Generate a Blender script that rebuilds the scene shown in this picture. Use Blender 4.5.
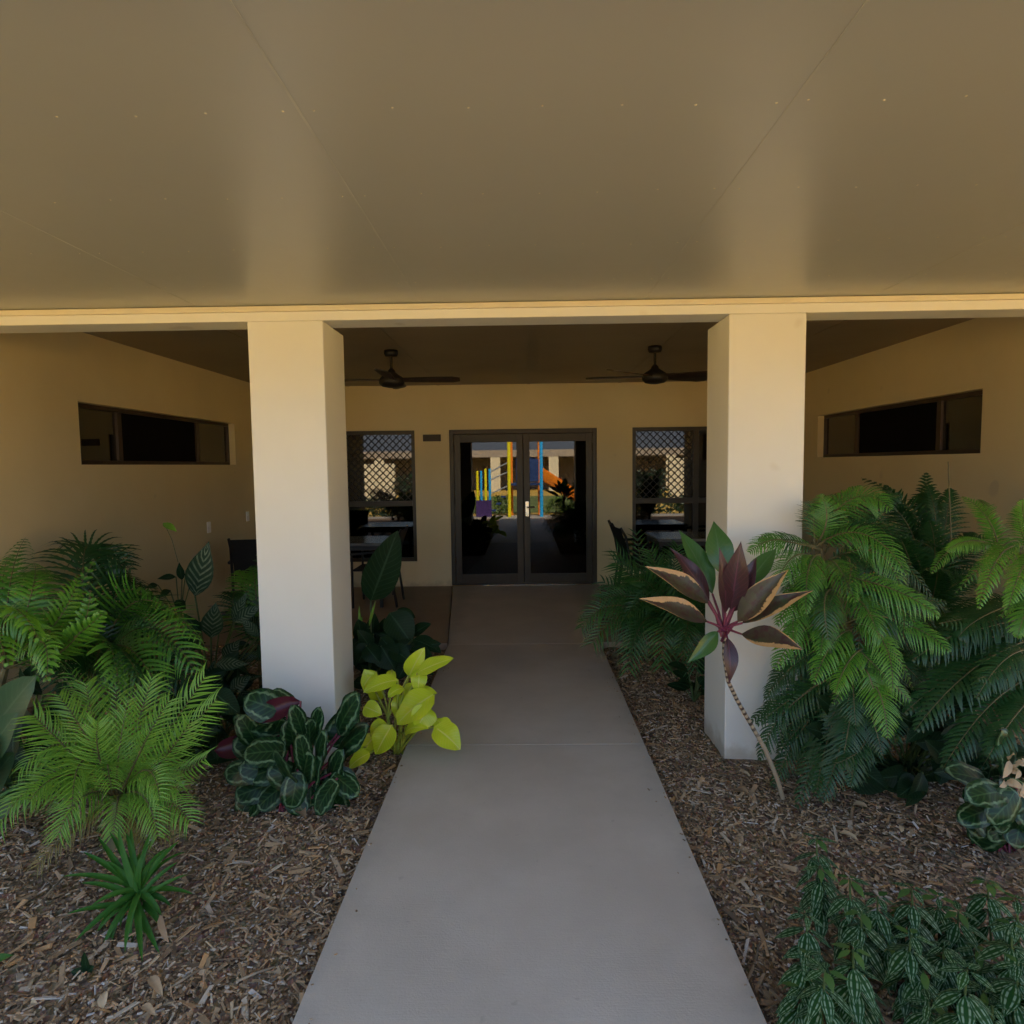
import bpy, math, random
from mathutils import Vector, Matrix, noise
V = Vector
random.seed(7)
S = bpy.context.scene
for o in list(bpy.data.objects): bpy.data.objects.remove(o)
COL = S.collection

# ------------------------------------------------------------------ camera
F = 650.0; VX, VY, ROLL, EYE = 522.0, 465.0, 0.0125, 1.62
cy = V(((VX-512)/F, (512-VY)/F, -1)).normalized()
cx = V((math.cos(ROLL), math.sin(ROLL), 0)); cx = (cx - cx.dot(cy)*cy).normalized()
cz = cx.cross(cy)
W2C = Matrix((cx, cy, cz)).transposed()          # world -> camera
C2W = W2C.transposed()
cam = bpy.data.cameras.new('camera'); co = bpy.data.objects.new('camera', cam); COL.objects.link(co)
cam.sensor_width = 36; cam.lens = 36*F/1024; cam.clip_start = 0.05; cam.clip_end = 600
mw = C2W.to_4x4(); mw.translation = (0, 0, EYE); co.matrix_world = mw
S.camera = co

# ------------------------------------------------------------------ light
SUN_EL, SUN_AZ = math.radians(40), math.radians(10)
w = bpy.data.worlds.new('World'); S.world = w; w.use_nodes = True
bg = w.node_tree.nodes['Background']; bg.inputs['Strength'].default_value = 0.11
sk = w.node_tree.nodes.new('ShaderNodeTexSky'); sk.sky_type = 'NISHITA'; sk.sun_disc = False; sk.air_density = 0.85; sk.dust_density = 4.0; sk.ozone_density = 0.4
sk.sun_elevation = SUN_EL; sk.sun_rotation = SUN_AZ
w.node_tree.links.new(sk.outputs[0], bg.inputs['Color'])
sl = bpy.data.lights.new('sun', 'SUN'); sl.energy = 4.6; sl.angle = math.radians(0.5); sl.color = (1, 0.91, 0.76)
so = bpy.data.objects.new('sun', sl); COL.objects.link(so)
sd = V((math.sin(SUN_AZ)*math.cos(SUN_EL), math.cos(SUN_AZ)*math.cos(SUN_EL), math.sin(SUN_EL)))
so.rotation_euler = sd.to_track_quat('Z', 'Y').to_euler(); so.location = (0, 20, 30)
S.view_settings.view_transform = 'Standard'; S.view_settings.look = 'None'
S.view_settings.gamma = 1; S.view_settings.exposure = 2.46
S.view_settings.use_curve_mapping = False
S.cycles.max_bounces = 10; S.cycles.diffuse_bounces = 6; S.cycles.glossy_bounces = 6
S.cycles.transparent_max_bounces = 16; S.cycles.transmission_bounces = 6

# ------------------------------------------------------------------ helpers
def ray(px, py):
    return (C2W @ V(((px-512)/F, (512-py)/F, -1))).normalized()
def at(px, py, D):
    r = ray(px, py); return V((0, 0, EYE)) + r*(D/r.y)
def on(px, py, z=-0.04):
    r = ray(px, py); return V((0, 0, EYE)) + r*((z-EYE)/r.z)

class MB:
    def __init__(s): s.v = []; s.f = []; s.m = []; s.uv = []
    def face(s, pts, mi=0, uvs=None):
        b = len(s.v); s.v += [tuple(p) for p in pts]; s.f.append(tuple(range(b, b+len(pts)))); s.m.append(mi)
        s.uv.append(uvs or [(0, 0)]*len(pts))
    def grid(s, rows, uvr=None, mi=0):
        b = len(s.v); n = len(rows[0])
        for r in rows: s.v += [tuple(p) for p in r]
        for i in range(len(rows)-1):
            for j in range(n-1):
                s.f.append((b+i*n+j, b+i*n+j+1, b+(i+1)*n+j+1, b+(i+1)*n+j)); s.m.append(mi)
                s.uv.append([uvr[i][j], uvr[i][j+1], uvr[i+1][j+1], uvr[i+1][j]] if uvr else [(0, 0)]*4)
    def box(s, a, c, mi=0, M=None):
        (x0, y0, z0), (x1, y1, z1) = a, c
        p = [V(q) for q in ((x0,y0,z0),(x1,y0,z0),(x1,y1,z0),(x0,y1,z0),(x0,y0,z1),(x1,y0,z1),(x1,y1,z1),(x0,y1,z1))]
        if M: p = [M @ q for q in p]
        b = len(s.v); s.v += [tuple(q) for q in p]
        for f in ((3,2,1,0),(4,5,6,7),(0,1,5,4),(1,2,6,5),(2,3,7,6),(3,0,4,7)):
            s.f.append(tuple(b+i for i in f)); s.m.append(mi); s.uv.append([(0, 0)]*4)
    def cbox(s, c, d, M=None, mi=0):
        s.box([c[i]-d[i]/2 for i in range(3)], [c[i]+d[i]/2 for i in range(3)], mi, M)
    def bar(s, p, q, wd, th, up=V((0,0,1)), mi=0):
        p, q = V(p), V(q); t = (q-p); L = t.length; t.normalize()
        x = t.cross(up)
        if x.length < 1e-4: x = t.cross(V((1,0,0)))
        x.normalize(); z = x.cross(t)
        M = Matrix((x, t, z)).transposed().to_4x4(); M.translation = p
        s.box((-wd/2, 0, -th/2), (wd/2, L, th/2), mi, M)
    def tube(s, pts, rad, n=8, mi=0, cap=True):
        pts = [V(p) for p in pts]; rings = []; px = None
        for i, p in enumerate(pts):
            t = (pts[min(i+1, len(pts)-1)] - pts[max(i-1, 0)]).normalized()
            if px is None: px = t.cross(V((0.3, 0.2, 1)) if abs(t.z) < .9 else V((1, 0, 0)))
            px = (px - px.dot(t)*t).normalized(); py = t.cross(px)
            r = rad[i] if isinstance(rad, (list, tuple)) else rad
            rings.append([p + r*(math.cos(a)*px + math.sin(a)*py) for a in [2*math.pi*k/n for k in range(n+1)]])
        L = max(1, len(pts)-1)
        s.grid(rings, [[(i/L, k/n) for k in range(n+1)] for i in range(len(pts))], mi)
        if cap:
            s.face(rings[0][:-1][::-1], mi); s.face(rings[-1][:-1], mi)
    def lathe(s, c, prof, n=24, mi=0):
        c = V(c)
        rows = [[c + V((r*math.cos(a), r*math.sin(a), z)) for a in [2*math.pi*k/n for k in range(n+1)]] for r, z in prof]
        s.grid(rows, None, mi)
    def build(s, name, mats, parent=None, smooth=False, bevel=0, weld=False):
        off = wloc(parent) if parent else V((0, 0, 0))
        me = bpy.data.meshes.new(name)
        me.from_pydata([(v[0]-off.x, v[1]-off.y, v[2]-off.z) for v in s.v], [], s.f)
        if not isinstance(mats, (list, tuple)): mats = [mats]
        for m in mats: me.materials.append(m)
        me.polygons.foreach_set('material_index', s.m)
        ul = me.uv_layers.new(name='UVMap'); flat = [c for f in s.uv for u in f for c in u]
        ul.data.foreach_set('uv', flat)
        if smooth: me.polygons.foreach_set('use_smooth', [True]*len(s.f))
        me.update()
        o = bpy.data.objects.new(name, me); COL.objects.link(o)
        if parent: o.parent = parent
        if bevel:
            b = o.modifiers.new('bevel', 'BEVEL'); b.width = bevel; b.segments = 2; b.limit_method = 'ANGLE'
        return o
def wloc(o):
    l = V((0, 0, 0))
    while o: l += o.location; o = o.parent
    return l
def tag(o, label=None, cat=None, group=None, kind=None):
    if label: o['label'] = label
    if cat: o['category'] = cat
    if group: o['group'] = group
    if kind: o['kind'] = kind
    return o
def empty(name, loc, label, cat, group=None):
    o = bpy.data.objects.new(name, None); COL.objects.link(o); o.location = loc; o.empty_display_size = .1
    return tag(o, label, cat, group)
def dup(root, loc, rz, label=None):
    r = root.copy(); COL.objects.link(r); r.location = loc; r.rotation_euler = (0, 0, rz)
    if label: r['label'] = label
    for ch in list(root.children):
        c = ch.copy(); COL.objects.link(c); c.parent = r
        for g in ch.children:
            d = g.copy(); COL.objects.link(d); d.parent = c
    return r

# ------------------------------------------------------------------ materials
def nd(nt, t, ins=None, **kw):
    n = nt.nodes.new('ShaderNode'+t)
    for k, v in kw.items(): setattr(n, k, v)
    for k, v in (ins or {}).items():
        if isinstance(v, bpy.types.NodeSocket): nt.links.new(v, n.inputs[k])
        else: n.inputs[k].default_value = v
    return n
def c4(c): return (c[0], c[1], c[2], 1)
def mix(nt, f, a, b, bt='MIX'):
    n = nt.nodes.new('ShaderNodeMix'); n.data_type = 'RGBA'; n.blend_type = bt
    for i, v in ((0, f), (6, a), (7, b)):
        if isinstance(v, bpy.types.NodeSocket): nt.links.new(v, n.inputs[i])
        else: n.inputs[i].default_value = v if i == 0 else c4(v)
    return n.outputs[2]
def mth(nt, op, a, b=0.0, c=None, clamp=False):
    n = nt.nodes.new('ShaderNodeMath'); n.operation = op; n.use_clamp = clamp
    for i, v in enumerate((a, b) if c is None else (a, b, c)):
        if isinstance(v, bpy.types.NodeSocket): nt.links.new(v, n.inputs[i])
        else: n.inputs[i].default_value = v
    return n.outputs[0]
def step(nt, v, lo, hi):
    n = nd(nt, 'MapRange', {0: v, 1: lo, 2: hi, 3: 0.0, 4: 1.0}, interpolation_type='SMOOTHSTEP'); return n.outputs[0]
def new(name):
    m = bpy.data.materials.new(name); m.use_nodes = True; nt = m.node_tree
    return m, nt, nt.nodes['Principled BSDF']
def noisec(nt, scale, detail=4, rough=.55, vec=None, coord='Object'):
    tc = nd(nt, 'TexCoord'); ins = {'Vector': vec or tc.outputs[coord], 'Scale': scale, 'Detail': detail, 'Roughness': rough}
    return nd(nt, 'TexNoise', ins).outputs[0]
def geopos(nt): return nd(nt, 'NewGeometry').outputs['Position']
def plain(name, c, rough=.5, metal=0, var=.12, scale=6, bump=0, bscale=60, spec=.5):
    m, nt, b = new(name)
    n = noisec(nt, scale, vec=geopos(nt))
    col = mix(nt, step(nt, n, .3, .7), [x*(1-var) for x in c], [min(1, x*(1+var)) for x in c])
    nt.links.new(col, b.inputs['Base Color']); b.inputs['Roughness'].default_value = rough; b.inputs['Metallic'].default_value = metal
    b.inputs['Specular IOR Level'].default_value = spec
    if bump:
        bn = nd(nt, 'Bump', {'Strength': bump, 'Distance': .004, 'Height': noisec(nt, bscale, 5, vec=geopos(nt))})
        nt.links.new(bn.outputs[0], b.inputs['Normal'])
    return m

def m_render(name, ca, cb):
    m, nt, b = new(name); g = geopos(nt)
    big = noisec(nt, 1.1, 5, .6, vec=g); fine = noisec(nt, 9, 4, .6, vec=g)
    col = mix(nt, step(nt, big, .3, .75), ca, cb)
    spots = step(nt, noisec(nt, 5.3, 1, .3, vec=g), .74, .82)
    col = mix(nt, mth(nt, 'MULTIPLY', spots, .35), col, (.45, .38, .28))
    zz = nd(nt, 'SeparateXYZ', {0: g}).outputs[2]
    dirt = mth(nt, 'SUBTRACT', 1.0, step(nt, mth(nt, 'ADD', zz, mth(nt, 'MULTIPLY_ADD', fine, .22, -.11)), -.03, .10))
    col = mix(nt, mth(nt, 'MULTIPLY', dirt, .55), col, (.30, .23, .15))
    nt.links.new(col, b.inputs['Base Color']); b.inputs['Roughness'].default_value = .62
    b.inputs['Specular IOR Level'].default_value = .3
    h = mth(nt, 'ADD', fine, mth(nt, 'MULTIPLY', noisec(nt, 170, 3, .6, vec=g), .5))
    bn = nd(nt, 'Bump', {'Strength': .25, 'Distance': .004, 'Height': h}); nt.links.new(bn.outputs[0], b.inputs['Normal'])
    return m
RENDER = m_render('white_render', (.675, .665, .605), (.72, .71, .65)); BUFF = m_render('buff_render', (.71, .595, .35), (.76, .645, .40))
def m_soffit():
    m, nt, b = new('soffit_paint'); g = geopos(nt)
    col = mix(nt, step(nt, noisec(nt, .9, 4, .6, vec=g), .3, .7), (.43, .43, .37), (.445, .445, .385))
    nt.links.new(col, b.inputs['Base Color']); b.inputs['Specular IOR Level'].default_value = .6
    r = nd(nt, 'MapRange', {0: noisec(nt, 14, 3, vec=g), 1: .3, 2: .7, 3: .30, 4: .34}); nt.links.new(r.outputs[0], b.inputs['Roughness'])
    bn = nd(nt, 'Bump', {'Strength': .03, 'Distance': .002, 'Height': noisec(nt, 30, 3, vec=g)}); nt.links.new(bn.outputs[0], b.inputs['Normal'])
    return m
SOFFIT = m_soffit()
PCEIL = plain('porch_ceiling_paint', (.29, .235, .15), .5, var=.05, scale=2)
TRIM = plain('trim_paint', (.66, .60, .45), .4, var=.03)
def m_concrete(name, a, bcol):
    m, nt, b = new(name); g = geopos(nt)
    col = mix(nt, step(nt, noisec(nt, 1.6, 6, .65, vec=g), .3, .72), a, bcol)
    col = mix(nt, mth(nt, 'MULTIPLY', step(nt, noisec(nt, 240, 2, vec=g), .5, .72), .25), col, [x*.6 for x in a])
    col = mix(nt, mth(nt, 'MULTIPLY', step(nt, noisec(nt, 4.2, 5, .7, vec=g), .58, .8), .3), col, [x*.72 for x in a])
    if name == 'path_concrete':          # worn, dirtier margins and slab to slab differences
        ax = mth(nt, 'ABSOLUTE', nd(nt, 'SeparateXYZ', {0: g}).outputs[0])
        ed = step(nt, mth(nt, 'ADD', ax, mth(nt, 'MULTIPLY_ADD', noisec(nt, 5, 5, .7, vec=g), .3, -.15)), .56, .76)
        col = mix(nt, mth(nt, 'MULTIPLY', ed, .4), col, [x*.55 for x in a])
        isl = nd(nt, 'NewGeometry').outputs['Random Per Island']
        col = mix(nt, mth(nt, 'MULTIPLY', isl, .16), col, [x*.6 for x in a])
        sp = step(nt, noisec(nt, 17, 2, .5, vec=g), .70, .76); col = mix(nt, mth(nt, 'MULTIPLY', sp, .25), col, [x*.5 for x in a])
    mp = nd(nt, 'Mapping', {'Vector': g, 'Scale': (3, 60, 1)})
    br = noisec(nt, 3, 3, vec=mp.outputs[0])
    nt.links.new(col, b.inputs['Base Color']); b.inputs['Roughness'].default_value = .72; b.inputs['Specular IOR Level'].default_value = .35
    h = mth(nt, 'ADD', mth(nt, 'MULTIPLY', br, .6), noisec(nt, 120, 4, vec=g))
    bn = nd(nt, 'Bump', {'Strength': .35, 'Distance': .003, 'Height': h}); nt.links.new(bn.outputs[0], b.inputs['Normal'])
    return m
CONC = m_concrete('path_concrete', (.51, .455, .375), (.60, .54, .455))
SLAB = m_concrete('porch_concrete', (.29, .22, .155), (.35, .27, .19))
GROUND = m_concrete('courtyard_paving', (.66, .42, .085), (.74, .48, .11))
BRONZE = plain('bronze_frame', (.042, .031, .018), .42, .1, var=.08)
BLACK = plain('black_metal', (.008, .007, .007), .5, 0, var=.2)
BLADE = plain('dark_timber_blade', (.03, .018, .012), .45, var=.25, scale=18)
MESHF = plain('black_sling', (.008, .008, .009), .75, var=.2)
STEEL = plain('brushed_steel', (.6, .58, .55), .25, .9, var=.05)
WHITEP = plain('white_plastic', (.93, .92, .9), .35, var=.02)
TABLET = plain('grey_tabletop', (.13, .13, .13), .2, var=.1)
SCREEN = plain('fly_screen', (.006, .005, .005), .9, var=.1, spec=.1)
DARKROOM = plain('room_wall_dark', (.018, .016, .014), .8, var=.1)  # near-black walls: the gloom of unlit rooms is put into the colour
def m_glass():
    m, nt, b = new('tinted_glass'); nt.nodes.remove(b)
    fr = nd(nt, 'Fresnel', {'IOR': 1.5}); gl = nd(nt, 'BsdfGlossy', {'Roughness': 0.0, 'Color': (1, 1, 1, 1)})
    tr = nd(nt, 'BsdfTransparent', {'Color': (.22, .21, .20, 1)})
    f2 = mth(nt, 'MULTIPLY', fr.outputs[0], 1.4, clamp=True)
    mx = nd(nt, 'MixShader', {0: f2, 1: tr.outputs[0], 2: gl.outputs[0]})
    nt.links.new(mx.outputs[0], nt.nodes['Material Output'].inputs[0]); return m
GLASS = m_glass()

def m_mulchbase():
    m, nt, b = new('mulch_soil'); g = geopos(nt)
    v = nd(nt, 'TexVoronoi', {'Vector': nd(nt, 'Mapping', {'Vector': g, 'Scale': (1, .6, 1), 'Rotation': (0, 0, .6)}).outputs[0], 'Scale': 55})
    col = mix(nt, step(nt, noisec(nt, 20, 6, .7, vec=g), .3, .7), (.18, .12, .075), (.40, .285, .185))
    col = mix(nt, .25, col, v.outputs['Color'], 'MULTIPLY')
    nt.links.new(col, b.inputs['Base Color']); b.inputs['Roughness'].default_value = .95; b.inputs['Specular IOR Level'].default_value = .1
    bn = nd(nt, 'Bump', {'Strength': 1, 'Distance': .02, 'Height': v.outputs['Distance']}); nt.links.new(bn.outputs[0], b.inputs['Normal'])
    return m
def m_chips():
    m, nt, b = new('wood_chips'); gn = nd(nt, 'NewGeometry'); r = gn.outputs['Random Per Island']
    cr = nd(nt, 'ValToRGB', {0: r}); e = cr.color_ramp; e.interpolation = 'LINEAR'
    e.elements[0].position = 0; e.elements[0].color = (.15, .105, .07, 1)
    e.elements[1].position = 1; e.elements[1].color = (.62, .58, .53, 1)
    for p, c in ((.2, (.27, .18, .10)), (.5, (.42, .29, .165)), (.66, (.55, .40, .24)), (.76, (.52, .30, .13)), (.80, (.50, .38, .26)), (.95, (.60, .50, .37))):
        q = e.elements.new(p); q.color = c4(c)
    col = mix(nt, .5, cr.outputs[0], noisec(nt, 90, 3, vec=gn.outputs['Position']), 'MULTIPLY')
    col = mix(nt, .5, cr.outputs[0], col)
    big = noisec(nt, 2.3, 3, .5, vec=gn.outputs['Position'])
    col = mix(nt, mth(nt, 'MULTIPLY', step(nt, big, .5, .75), .3), col, (.36, .21, .10)); col = mix(nt, mth(nt, 'MULTIPLY', step(nt, noisec(nt, 3.7, 4, .6, vec=gn.outputs['Position']), .5, .72), .5), col, (.09, .068, .052))
    nt.links.new(col, b.inputs['Base Color']); b.inputs['Roughness'].default_value = .9; b.inputs['Specular IOR Level'].default_value = .15
    return m
SOIL, CHIPS = m_mulchbase(), m_chips()

def leafmat(name, a, bcol, rough=.42, pattern=None, back=None, trans=.18, spec=.5, tip=None, rib=None):
    """leaf with per-leaf variation; u runs base->tip, v across the blade"""
    m, nt, b = new(name)
    tc = nd(nt, 'TexCoord'); sep = nd(nt, 'SeparateXYZ', {0: tc.outputs['UV']}); u, v = sep.outputs[0], sep.outputs[1]
    av = mth(nt, 'ABSOLUTE', mth(nt, 'MULTIPLY_ADD', v, 2.0, -1.0))
    oi = nd(nt, 'ObjectInfo').outputs['Random']; gn = nd(nt, 'NewGeometry'); isl = gn.outputs['Random Per Island']
    n = noisec(nt, 11, 4, .6, vec=gn.outputs['Position'])
    f = mth(nt, 'ADD', mth(nt, 'MULTIPLY', oi, .5), mth(nt, 'MULTIPLY_ADD', n, .8, -.15), clamp=True)
    col = mix(nt, f, a, bcol)
    if tip: col = mix(nt, step(nt, mth(nt, 'MULTIPLY', u, 1.0), .35, 1.0), col, tip)
    if rib:
        col = mix(nt, mth(nt, 'SUBTRACT', 1.0, step(nt, av, .02, .09)), col, rib)
        ve = mth(nt, 'SINE', mth(nt, 'MULTIPLY', mth(nt, 'SUBTRACT', u, mth(nt, 'MULTIPLY', av, .22)), 75))
        col = mix(nt, mth(nt, 'MULTIPLY', step(nt, ve, .75, 1.0), .35), col, rib)
    nn = noisec(nt, 34, 3, .6, vec=gn.outputs['Position'])
    if pattern == 'ring':
        u2 = mth(nt, 'ABSOLUTE', mth(nt, 'MULTIPLY_ADD', u, 2.0, -1.0))
        wob = mth(nt, 'MULTIPLY', mth(nt, 'SINE', mth(nt, 'MULTIPLY', u, 37)), .022)
        rr = mth(nt, 'MAXIMUM', av, mth(nt, 'POWER', u2, 2.2))
        rr = mth(nt, 'ADD', rr, mth(nt, 'ADD', wob, mth(nt, 'MULTIPLY_ADD', nn, .36, -.18)))
        ring = mth(nt, 'MULTIPLY', step(nt, rr, .56, .66), mth(nt, 'SUBTRACT', 1.0, step(nt, rr, .70, .82)))
        st = mth(nt, 'SINE', mth(nt, 'MULTIPLY', mth(nt, 'SUBTRACT', u, mth(nt, 'MULTIPLY', av, .3)), 46))
        col = mix(nt, mth(nt, 'MULTIPLY', step(nt, st, .1, 1.0), .4), col, (.04, .10, .03))
        col = mix(nt, mth(nt, 'MULTIPLY', ring, mth(nt, 'MULTIPLY_ADD', nn, 1.4, -.15)), col, (.22, .34, .18))
        col = mix(nt, mth(nt, 'MULTIPLY', mth(nt, 'SUBTRACT', 1.0, step(nt, av, .02, .08)), .3), col, (.12, .22, .08))
    if pattern == 'silver':
        g1 = mth(nt, 'MULTIPLY', step(nt, av, .22, .32), mth(nt, 'SUBTRACT', 1.0, step(nt, av, .46, .56)))
        g2 = mth(nt, 'MULTIPLY', step(nt, av, .74, .78), mth(nt, 'SUBTRACT', 1.0, step(nt, av, .88, .95)))
        br = mth(nt, 'MULTIPLY_ADD', step(nt, mth(nt, 'SINE', mth(nt, 'MULTIPLY', mth(nt, 'ADD', u, mth(nt, 'MULTIPLY', isl, .3)), 30)), -.9, -.1), .75, .25)
        g = mth(nt, 'MULTIPLY', mth(nt, 'MAXIMUM', g1, mth(nt, 'MULTIPLY', g2, .7)), br)
        col = mix(nt, mth(nt, 'MULTIPLY', g, .75), col, (.30, .41, .26))
        col = mix(nt, step(nt, isl, .86, .9), col, mix(nt, .5, col, (.16, .30, .05)))
    if pattern == 'zebra':
        st = mth(nt, 'SINE', mth(nt, 'MULTIPLY', mth(nt, 'SUBTRACT', u, mth(nt, 'MULTIPLY', av, .25)), 52))
        g = mth(nt, 'MULTIPLY', step(nt, st, .15, .8), mth(nt, 'SUBTRACT', 1.0, step(nt, av, .7, .95)))
        col = mix(nt, mth(nt, 'MULTIPLY', g, mth(nt, 'MULTIPLY_ADD', nn, 1.1, -.12)), col, (.24, .30, .20))
    if pattern == 'dry':
        col = mix(nt, step(nt, nn, .42, .66), col, (.055, .018, .020)); col = mix(nt, mth(nt, 'MULTIPLY', step(nt, n, .5, .72), .6), col, (.035, .075, .022))
        e = mth(nt, 'ADD', mth(nt, 'MULTIPLY', v, .9), mth(nt, 'ADD', mth(nt, 'MULTIPLY', u, .45), mth(nt, 'MULTIPLY_ADD', nn, .35, -.17)))
        lo = mth(nt, 'MULTIPLY_ADD', oi, .25, .72)
        d = step(nt, mth(nt, 'SUBTRACT', e, lo), 0.0, .05)
        ed = step(nt, mth(nt, 'ADD', av, mth(nt, 'MULTIPLY_ADD', u, .5, -.38)), .78, .90)
        col = mix(nt, mth(nt, 'MAXIMUM', d, ed), col, mix(nt, nn, (.42, .22, .07), (.66, .42, .20)))
    if back: col = mix(nt, gn.outputs['Backfacing'], col, back)
    nt.links.new(col, b.inputs['Base Color']); b.inputs['Roughness'].default_value = rough; b.inputs['Specular IOR Level'].default_value = spec
    tl = nd(nt, 'BsdfTranslucent', {'Color': mix(nt, .5, col, (.5, .7, .1), 'MULTIPLY')})
    nt.links.new(mix(nt, .6, col, (.6, .9, .2), 'OVERLAY'), tl.inputs['Color'])
    bn = nd(nt, 'Bump', {'Strength': .25, 'Distance': .004, 'Height': n}); nt.links.new(bn.outputs[0], b.inputs['Normal'])
    mx = nd(nt, 'MixShader', {0: trans, 1: b.outputs[0], 2: tl.outputs[0]})
    nt.links.new(mx.outputs[0], nt.nodes['Material Output'].inputs[0])
    return m
FERN_L = leafmat('bright_fern_leaf', (.060, .185, .012), (.12, .29, .022), tip=(.14, .32, .028))
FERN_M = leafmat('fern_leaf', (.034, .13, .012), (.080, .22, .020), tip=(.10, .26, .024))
FERN_D = leafmat('dark_fern_leaf', (.010, .050, .012), (.024, .085, .018))  # shaded copy of the fern leaf, its shade put into the colour
CYCAD = leafmat('lime_frond_leaf', (.115, .26, .026), (.19, .36, .04), tip=(.18, .36, .035))
CYCOLD = leafmat('yellowing_frond_leaf', (.16, .13, .03), (.26, .19, .05))
PALM = leafmat('palm_frond_leaf', (.020, .085, .018), (.040, .13, .024))
STRAP = leafmat('strap_leaf', (.022, .095, .014), (.055, .165, .02), rough=.5, spec=.2)
PADDLE = leafmat('paddle_leaf', (.030, .075, .032), (.046, .10, .042), rough=.45, spec=.25, rib=(.06, .12, .055))
LIME = leafmat('chartreuse_leaf', (.42, .54, .012), (.66, .72, .025), rough=.36, rib=(.66, .68, .16), trans=.25)
LILY = leafmat('dark_glossy_leaf', (.008, .026, .009), (.017, .044, .015), rough=.45, spec=.14, rib=(.04, .085, .042))
RING = leafmat('ringed_leaf', (.006, .026, .008), (.012, .044, .012), rough=.3, spec=.3, pattern='ring', back=(.07, .012, .022))
SILVER = leafmat('silver_striped_leaf', (.010, .044, .010), (.022, .082, .016), rough=.42, spec=.15, pattern='silver')
ZEBRA = leafmat('zebra_leaf', (.012, .036, .016), (.022, .056, .024), rough=.45, spec=.25, pattern='zebra')
CGREEN = leafmat('cordyline_green_leaf', (.030, .095, .025), (.055, .14, .030), rough=.28, rib=(.075, .15, .06))
CMAROON = leafmat('cordyline_maroon_leaf', (.035, .012, .015), (.058, .020, .022), rough=.32, rib=(.12, .03, .05))
CDRY = leafmat('cordyline_scorched_leaf', (.042, .032, .022), (.070, .062, .032), rough=.38, pattern='dry')
DEAD = leafmat('dead_leaf', (.20, .11, .05), (.38, .26, .15), rough=.8, trans=.05)
DEADPALE = leafmat('pale_dead_leaf', (.42, .30, .17), (.58, .45, .28), rough=.8, trans=.05)
NEWLEAF = leafmat('young_leaf', (.035, .10, .025), (.09, .18, .035), rough=.4)
STEM = plain('green_stem', (.07, .11, .03), .5, var=.25, scale=20)
LIMESTEM = plain('lime_stem', (.30, .34, .04), .5, var=.2, scale=20)
RACHIS = plain('fern_stalk', (.10, .085, .03), .6, var=.3, scale=25)
PINK = plain('pink_petiole', (.17, .03, .055), .45, var=.25, scale=30)
def m_trunk():
    m, nt, b = new('ringed_cane'); tc = nd(nt, 'TexCoord'); sep = nd(nt, 'SeparateXYZ', {0: tc.outputs['UV']})
    s = mth(nt, 'SINE', mth(nt, 'MULTIPLY', sep.outputs[0], 230)); up = step(nt, sep.outputs[0], .38, .5)
    col = mix(nt, mth(nt, 'MULTIPLY', step(nt, s, -.1, .4), up), (.36, .28, .18), (.045, .028, .018))
    nt.links.new(col, b.inputs['Base Color']); b.inputs['Roughness'].default_value = .75; return m
CANE = m_trunk()

# ------------------------------------------------------------------ setting: ground
XL, XR, YC, YB, ZC = -3.40, 3.46, 3.55, 8.70, 2.69      # side walls, pillar line, back wall, porch ceiling
XP = .69
mb = MB(); mb.face([(-150, -150, -.13), (150, -150, -.13), (150, 150, -.13), (-150, 150, -.13)])
tag(mb.build('ground', GROUND), kind='structure')
mb = MB()
for a, c in ((-2.75, -.6), (-.6, 1.5), (1.5, 3.67), (3.67, 5.8)):
    mb.box((-XP, a+.003, -.125), (XP, c-.003, 0))
for (a, c) in ((5.8, 8.7),):
    p = [(-XP, a+.004), (XP, a+.004), (1.03, c), (-.95, c)]
    q = [V((x, y, 0)) for x, y in p]; mb.face(q); mb.face([V((x, y, -.125)) for x, y in p][::-1])
    for i in range(4): mb.face([V((*p[i], -.125)), V((*p[(i+1) % 4], -.125)), q[(i+1) % 4], q[i]])
tag(mb.build('path', CONC), kind='structure')
mb = MB()
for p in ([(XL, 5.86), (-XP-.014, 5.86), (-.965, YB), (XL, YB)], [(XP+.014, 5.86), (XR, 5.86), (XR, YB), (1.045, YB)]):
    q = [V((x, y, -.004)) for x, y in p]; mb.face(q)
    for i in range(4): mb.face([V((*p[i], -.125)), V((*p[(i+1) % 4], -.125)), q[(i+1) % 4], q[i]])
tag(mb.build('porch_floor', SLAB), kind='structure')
mb = MB(); mb.face([(-3.2, -19, -.12), (3.6, -19, -.12), (3.6, -6.2, -.12), (-3.2, -6.2, -.12)]); tag(mb.build('lawn', plain('dry_lawn', (.15, .19, .05), .9, var=.35, scale=3)), kind='structure')
mb = MB(); mb.box((-9, -3.6, -.125), (9, -2.76, -.012)); tag(mb.build('cross_path', CONC), kind='structure')

def bedz(x, y):
    z = -.055 + .022*noise.noise(V((x*1.7, y*1.7, 3.1))) + .012*noise.noise(V((x*6, y*6, 1.3)))
    z += .012*noise.noise(V((x*19, y*19, 7.7)))
    z += .05*math.exp(-((x-1.18)**2+(y-1.93)**2)/.02)
    z += .05*min(1, max(0, (abs(x)-.95)/1.6))
    d = abs(x)-XP
    return min(z, -.065) if d < .045 else z
for sx in (-1, 1):
    mb = MB(); rows = []
    ys = [-2.7+.05*i for i in range(int((5.84+2.7)/.05)+1)]+[5.855]
    xs = [XP+.004]+[XP+.03+.05*i for i in range(56)]+[3.6, 4.2, 5.2, 6.5]
    for y in ys: rows.append([V((sx*x, y, bedz(sx*x, y))) for x in xs])
    if sx < 0: rows = [r[::-1] for r in rows]
    mb.grid(rows); tag(mb.build('garden_bed', SOIL, smooth=True), kind='structure')
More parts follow.
